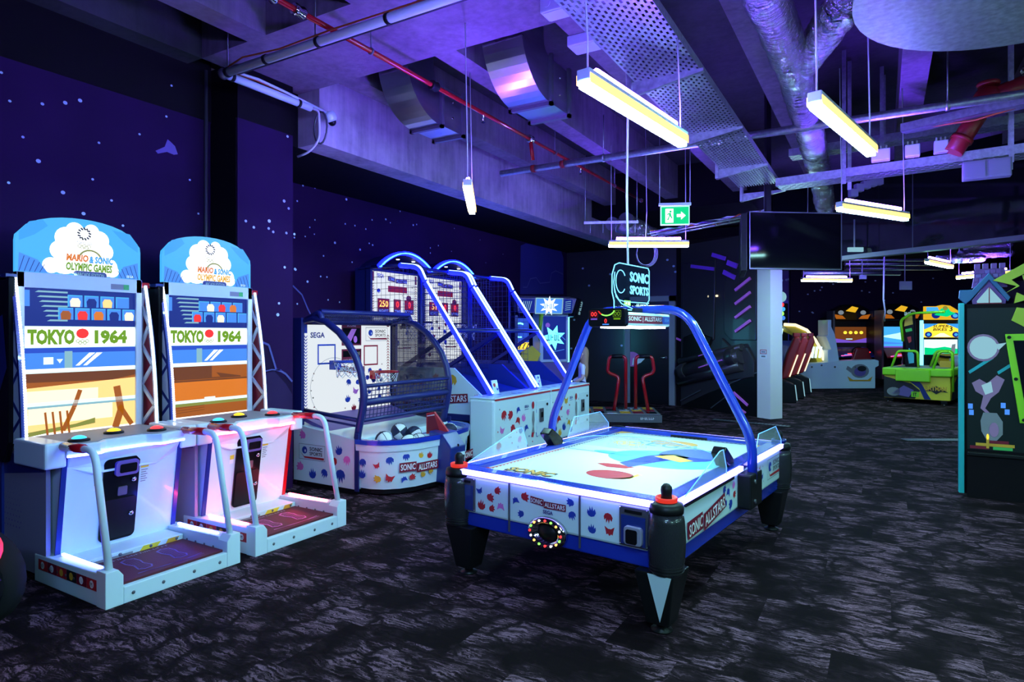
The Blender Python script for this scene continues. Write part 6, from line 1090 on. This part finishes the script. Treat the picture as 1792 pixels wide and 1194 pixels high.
mq = G().prism([(x, .0, z) for x, z in [(-.48, 1.97), (.44, 1.97), (.5, 2.05), (.46, 2.2), (.3, 2.30), (.2, 2.36), (.0, 2.38), (-.15, 2.34), (-.48, 2.34)]], (0, .1, 0)).build('marquee', 's_gold', t); p = Pan((0, 0, 0), *FR, .006); g = G(); p.poly(g, [(-.46, 2.2), (-.46, 2.32), (-.15, 2.32), (-.1, 2.2)], 0); p.disc(g, -.2, 2.1, .12, .1, 1, 2); p.disc(g, .33, 2.08, .12, .09, 1, 2); p.disc(g, .33, 2.08, .07, .05, 0, 3); p.poly(g, [(-.25, 2.1), (-.05, 2.28), (.1, 2.34), (.2, 2.2), (.35, 2.15), (.1, 2.05)], 2, 3); p.disc(g, .05, 2.29, .07, .06, 3, 4); g.build('marquee_picture', ['s_skyblue', 's_navy', 's_lime2' if 's_lime2' in M else 's_exit', 's_olive'], mq)
for sx in (-1, 1): G().box(sx*.55-.025, sx*.55+.025, .02, .1, .3, 1.95).build('edge_light', 'led_cyan', t)
bk = G().prism([(-.3, -.5, .55), (.3, -.5, .55), (.45, -.3, .95), (-.45, -.3, .95)], (0, .1, .1)).build('bike_fairing', 'p_yellow', t, .03); G().tube([(-.45, -.35, 1.0), (-.2, -.4, .95), (.2, -.4, .95), (.45, -.35, 1.0)], .03, 8).build('handlebar', 'black_plastic', bk); G().ball((.05, -.45, .85), .16, 14).build('tank', 'white_panel', bk)
for sx in (-.2, .3): G().ball((sx, -.5, .72), .04, 8).build('tail_light', 's_digit', bk)
G().box(-.3, .3, -.9, .1, .0, .5).build('bike_base', 'black_plastic', t, .03)
# lime topped air table with dark pictured side
A = Vector((*cw((1547-896)/1100*14.64, 14.64), 0)); B = Vector((*cw((1663-896)/1100*13.75, 13.75), 0)); dv = (B-A); L = dv.length
t = thing('lime_air_table', 'lime green topped air hockey table with yellow and black pictured sides in the far room', 'air hockey table', A, math.atan2(dv.y, dv.x))
G().box(0, L, 0, 1.7, .10, .62).build('body', 'p_yellow', t, .01); G().box(-.03, L+.03, -.05, 1.75, .62, .80).build('lime_top', 'lime', t, .03); G().box(.25, L*.72, -.10, 0, .50, .78).build('control_box', 'lime', t, .02); G().box(.1, L-.1, .12, 1.6, .80, .805).build('playfield', 'p_grey', t)
p = Pan((0, 0, 0), *FR, .005); g = G(); p.poly(g, [(.0, .11), (.62, .11), (.72, .3), (.55, .45), (.35, .5), (.0, .6)], 0, 1); p.poly(g, [(.6, .61), (.75, .45), (.85, .25), (.93, .11), (.8, .11), (.7, .35), (.45, .55)], 1, 2); p.disc(g, .2, .25, .14, .1, 2, 2); p.poly(g, [(.15, .2), (.5, .14), (.6, .3), (.4, .4)], 3, 2); p.poly(g, [(.80, .30), (.95, .38), (1.02, .42), (1.1, .38), (1.25, .28), (1.12, .30), (1.02, .24), (.93, .30)], 0, 2); p.rect(g, .55, .70, .15, .27, 4, 3); g.build('side_picture', ['p_black', 'navy', 'p_grey', 'p_violet', 'lime'], t)
text('side_lettering', 'BATMAN', p, 1.02, .36, .10, 'p_gold', t, 4, .40, .03); text('plate_lettering', 'IT', p, .625, .21, .08, 'p_black', t, 5, .07, .03); g = G(); p2_ = Pan((.25, -.10, .78), (1, 0, 0), (0, .1, .005), .004); p2_.rect(g, .12, .62, .01, .09, 0); p2_.rect(g, .2, .4, .02, .08, 1, 2); g.build('top_sticker', ['p_gold', 'white_print'], t)
rp_ = Pan((L, 0, 0), *RS, .005); g = G(); rp_.poly(g, [(.1, .11), (1.8, .11), (1.6, .5), (.8, .6), (.3, .4)], 0); g.build('end_picture', ['p_black'], t)
for x, y in ((.12, .1), (L-.12, .1), (.12, 1.6), (L-.12, 1.6)): lg = G().box(x-.06, x+.06, y-.06, y+.06, .03, .10).build('leg', 'black_plastic', t); G().lathe([(.07, 0), (.07, .012), (.03, .03)], (x, y, 0), 12).build('foot', 'chrome', lg)
for xa, xb, yy in ((.08, .62, .35), (.95, 1.32, .1), (.75, 1.2, .9)): G().tube(fillet([(xa, yy, .8), (xa+.12, yy, 1.18), (xb-.02, yy, 1.18), (xb, yy, .8 if xa != .95 else .3)], .08), .028, 8).build('hand_bar', 'lime', t)
tw = G().prism([(.32, .5, .8), (.55, .5, .8), (.50, .5, 2.1), (.30, .5, 2.1)], (0, .15, 0)).build('pillar', 'black_gloss', t, .02); p = Pan((0, .5, 0), *FR, .006); g = G(); p.poly(g, [(.30, 1.75), (.48, 1.8), (.46, 2.05), (.33, 2.08)], 0); p.poly(g, [(.36, 1.5), (.44, 1.52), (.45, 1.4), (.40, 1.36)], 1); p.poly(g, [(.40, 1.25), (.50, 1.1), (.50, .9), (.40, .88), (.37, 1.1)], 2); p.line(g, [(.33, 1.65), (.46, 1.68)], .07, 3, 1); g.build('pillar_picture', ['p_gold', 'p_red', 'p_cyan', 'p_green'], tw); scribble(p, 'pillar_lettering', .31, .47, 2.05, .08, 'white_print', tw, 4, 3)
G().tube(fillet([(.28, .48, 1.4), (.24, .45, 1.9), (.5, .3, 2.05), (1.15, .2, 2.07)], .1), .03, 8).build('pillar_arm', 'lime', t); G().box(.95, 1.2, .8, .82, .805, .95).build('orange_card', 'p_gold', t)
# ================================================================ HAUNTED MANSION MACHINE (right edge)
t = thing('ghost_game', 'dark ghost game cabinet with a teal edge and glowing pictures at the right edge', 'arcade machine', (.68, 7.48, 0))
G().box(.2, 1.9, .06, 1.2, .03, 1.84).build('cabinet', 'black_paint', t, .015); G().box(0, 1.9, 0, .06, .03, 1.86).build('front_panel', 'black_paint', t); G().box(-.045, 0.0, -.02, .05, .03, 1.87).build('edge_trim', 'teal', t, .006); G().box(.02, 1.9, -.05, 0, .40, .44).build('ledge', 'black_plastic', t, .01); G().box(.02, 1.88, -.035, 0, .0, .40).build('kick_panel', 'black_paint', t)
p = Pan((0, 0, 0), *FR, .004); g = G(); p.rect(g, .03, 1.85, .46, 1.82, 0, .5)
p.disc(g, .20, 1.44, .17, .13, 1, 1, 20); p.disc(g, .20, 1.44, .145, .11, 2, 2, 20); p.poly(g, [(.3, 1.47), (.44, 1.49), (.36, 1.42)], 2, 2); 
p.poly(g, [(.08, 1.10), (.16, 1.14), (.24, 1.10), (.34, 1.18), (.42, 1.14), (.36, 1.02), (.28, .96), (.22, .86), (.29, .80), (.26, .79), (.17, .86), (.20, .98), (.12, 1.02)], 1, 1); p.poly(g, [(.18, 1.08), (.28, 1.12), (.3, 1.02), (.22, .99)], 2, 2)
p.poly(g, [(.20, .82), (.34, .82), (.40, .74), (.40, .62), (.33, .55), (.24, .55), (.18, .64), (.17, .74)], 4, 2); p.disc(g, .31, .66, .05, .07, 1, 3)
for k, (a, b, c) in enumerate(((.06, .47, 5), (.12, .50, 6), (.3, .47, 7), (.32, .50, 6), (.26, .53, 5))): p.rect(g, a, a+.2, b, b+.028, c, 2+k*.2)
p.rect(g, .23, .26, .48, .57, 8, 3); p.disc(g, .245, .59, .014, .03, 9, 3, 8)
for a, b in ((.04, .9), (.05, .84), (.38, .92), (.42, .86)): p.rect(g, a, a+.05, b-.05, b, 10, 1)
for k in range(6): p.line(g, [(.05+.3*k, 1.2), (.3+.3*k, 1.35)], .03, 11, .8)
pic = g.build('side_picture', ['s_dkteal', 's_glow', 's_steel', 's_dred', 'p_grey', 'p_maroon', 'p_gold', 'p_green', 'p_gold', 's_yellow', 's_mid', 'teal'], t); pic.scale.x = .74
sc = G().prism([(x, -.012, z) for x, z in [(.31, 1.57), (1.75, 1.60), (1.75, .72), (.42, .74)]], (0, -.02, 0)).build('window_frame', 'lime', t, .006); G().prism([(x, -.033, z) for x, z in [(.37, 1.51), (1.68, 1.54), (1.68, .79), (.47, .81)]], (0, -.003, 0)).build('window', 'glass_dark', sc)
for x, z in ((.34, 1.54), (.39, 1.15), (.45, .77)): G().lathe([(.016, 0), (.016, .008)], (x, -.032, z), 8, axis=(0, -1, 0)).build('bolt', 'black_plastic', sc)
G().tube([(.50, -.04, 1.4), (.47, -.04, 1.25), (.47, -.04, 1.18)], .008, 6).build('light_line', 's_lime', sc)
for x in (.1, 1.7): G().lathe([(.03, 0), (.03, .03)], (x, .1, 0), 10).build('caster', 'grey_metal', t)
# the toy house board and the yellow board on top
hb = G().box(.2, 1.9, .14, .9, 1.84, 2.08).build('upper_case', 'black_plum', t); bpy.data.objects[hb.name]
tw = G().prism([(.10, .06, 2.02), (.50, .06, 2.02), (.47, .06, 2.20), (.14, .06, 2.20)], (0, .05, 0)).build('house_tower', 'brick_violet', t)
for r_ in range(5):
    for c_ in range(6):
        x = .12+c_*.064+(r_ % 2)*.03-.005; z = 2.0+r_*.038
        if x+.056 < .49: G().box(x, x+.056, .05, .06, z+.003, z+.034).build('brick', 'brick_violet' if (r_+c_) % 3 else 'p_violet', tw)
for k in range(4): G().box(.13+k*.095, .19+k*.095, .05, .11, 2.20, 2.25).build('battlement', 'brick_violet', tw)
G().prism([(-.06, .03, 1.92), (.02, .03, 1.86), (.08, .03, 1.90), (.29, .03, 2.09), (.50, .03, 1.88), (.53, .03, 1.92), (.29, .03, 2.16), (.1, .03, 2.0), (-.05, .03, 2.0)], (0, .04, 0)).build('house_roof', 'house_blue', t, .006); G().prism([(.13, .04, 1.76), (.46, .04, 1.76), (.48, .04, 1.90), (.29, .04, 2.07), (.10, .04, 1.90)], (0, .04, 0)).build('house_wall', 'brick_violet', t); G().prism([(.17, .03, 1.79), (.42, .03, 1.79), (.43, .03, 1.89), (.29, .03, 2.02), (.15, .03, 1.89)], (0, .015, 0)).build('house_window', 's_steel', t)
G().bar((.29, .025, 1.79), (.29, .025, 2.02), .01, .02, (0, 1, 0)).bar((.15, .025, 1.86), (.43, .025, 1.86), .02, .02).build('window_bars', 'p_maroon', t); G().box(.08, .50, .01, .06, 1.68, 1.76).build('house_sill', 'house_blue', t, .006)
yb = G().prism([(.62, .0, 1.62), (.85, .0, 1.60), (1.6, .0, 1.60), (1.6, .0, 2.2), (.85, .0, 2.2), (.66, .0, 2.1), (.70, .0, 1.9)], (0, .04, 0)).build('yellow_board', 'p_maroon', t)
for pts in ([(.42, 2.08), (.70, 2.26), (.95, 2.24), (.95, 2.17), (.72, 2.17), (.56, 2.08), (.62, 2.02), (.52, 1.96), (.60, 2.02)], [(.56, 1.70), (.74, 1.58), (1.6, 1.55), (1.6, 1.62), (.80, 1.64), (.68, 1.74), (.72, 1.80), (.60, 1.82)], [(.60, 1.96), (.70, 1.90), (.58, 1.86)], [(.64, 2.12), (.74, 2.14), (.86, 1.66), (.78, 1.64)]): G().prism([(x, -.02, z) for x, z in pts], (0, .03, 0)).build('flourish', 'olive', yb)
for o in list(t.children):
    nm = o.name.split('.')[0]
    if nm.startswith('house') or nm == 'window_bars': o.scale.x = .68
    if nm == 'yellow_board': o.location.x = -.20
# ================================================================ CAR-SHAPED RIDE (left edge)
X0, Y0 = cw(-3.21, 2.95)
t = thing('car_ride', 'rear of a dark car-shaped ride with a red tail light at the lower left edge', 'arcade machine', (X0, Y0, 0), YAW)
g = G(); n = 16; prof = [(-.62, .06, .36), (-.45, .05, .48), (-.2, .04, .58), (.1, .04, .64), (.36, .05, .62), (.50, .07, .56), (.57, .12, .44), (.60, .2, .34)]
rows = []
for x, zb, zt in prof:
    r = []; hw = .48*(1-abs(x/.75)**4)
    for i in range(n): a = 2*PI*i/n; ca, sa = math.cos(a), math.sin(a); r.append((x, hw*math.copysign(abs(ca)**.6, ca), (zb+zt)/2+(zt-zb)/2*math.copysign(abs(sa)**.7, sa)))
    rows.append(r)
g.add([p for r in rows for p in r], [(i*n+j, i*n+(j+1) % n, (i+1)*n+(j+1) % n, (i+1)*n+j) for i in range(len(rows)-1) for j in range(n)], 0, True); g.add(rows[-1], [list(range(n))], 0); g.build('body', 'black_gloss', t)
G().ball((.545, .14, .47), .13, 20, sx=.6, sy=1.4, sz=.9).build('tail_light', 'tail_red', t); G().ball((.52, .12, .58), .09, 12, sx=.7, sy=1.3, sz=.6).build('blue_lamp', 'tail_blue', t)
for y in (-.40, .36): wl = G().lathe([(.10, -.09), (.24, -.09), (.27, -.06), (.27, .06), (.24, .09), (.10, .09)], (.34, y, .27), 24, axis=(0, 1, 0)).build('wheel', 'rubber', t); G().lathe([(.14, -.095), (.06, -.105), (.0, -.105)], (.34, y, .27), 16, axis=(0, 1, 0)).build('hub', 'chrome', wl)
G().box(-.5, .5, -.3, .3, .0, .1).build('base', 'black_plastic', t)

for o in bpy.data.objects:
    nm = o.name.split('.')[0]
    if o.parent and o.type == 'MESH' and nm.rsplit('_', 1)[-1] in ('print', 'picture', 'sticker', 'marks', 'mesh', 'dots', 'lattice'): o['kind'] = 'stuff'
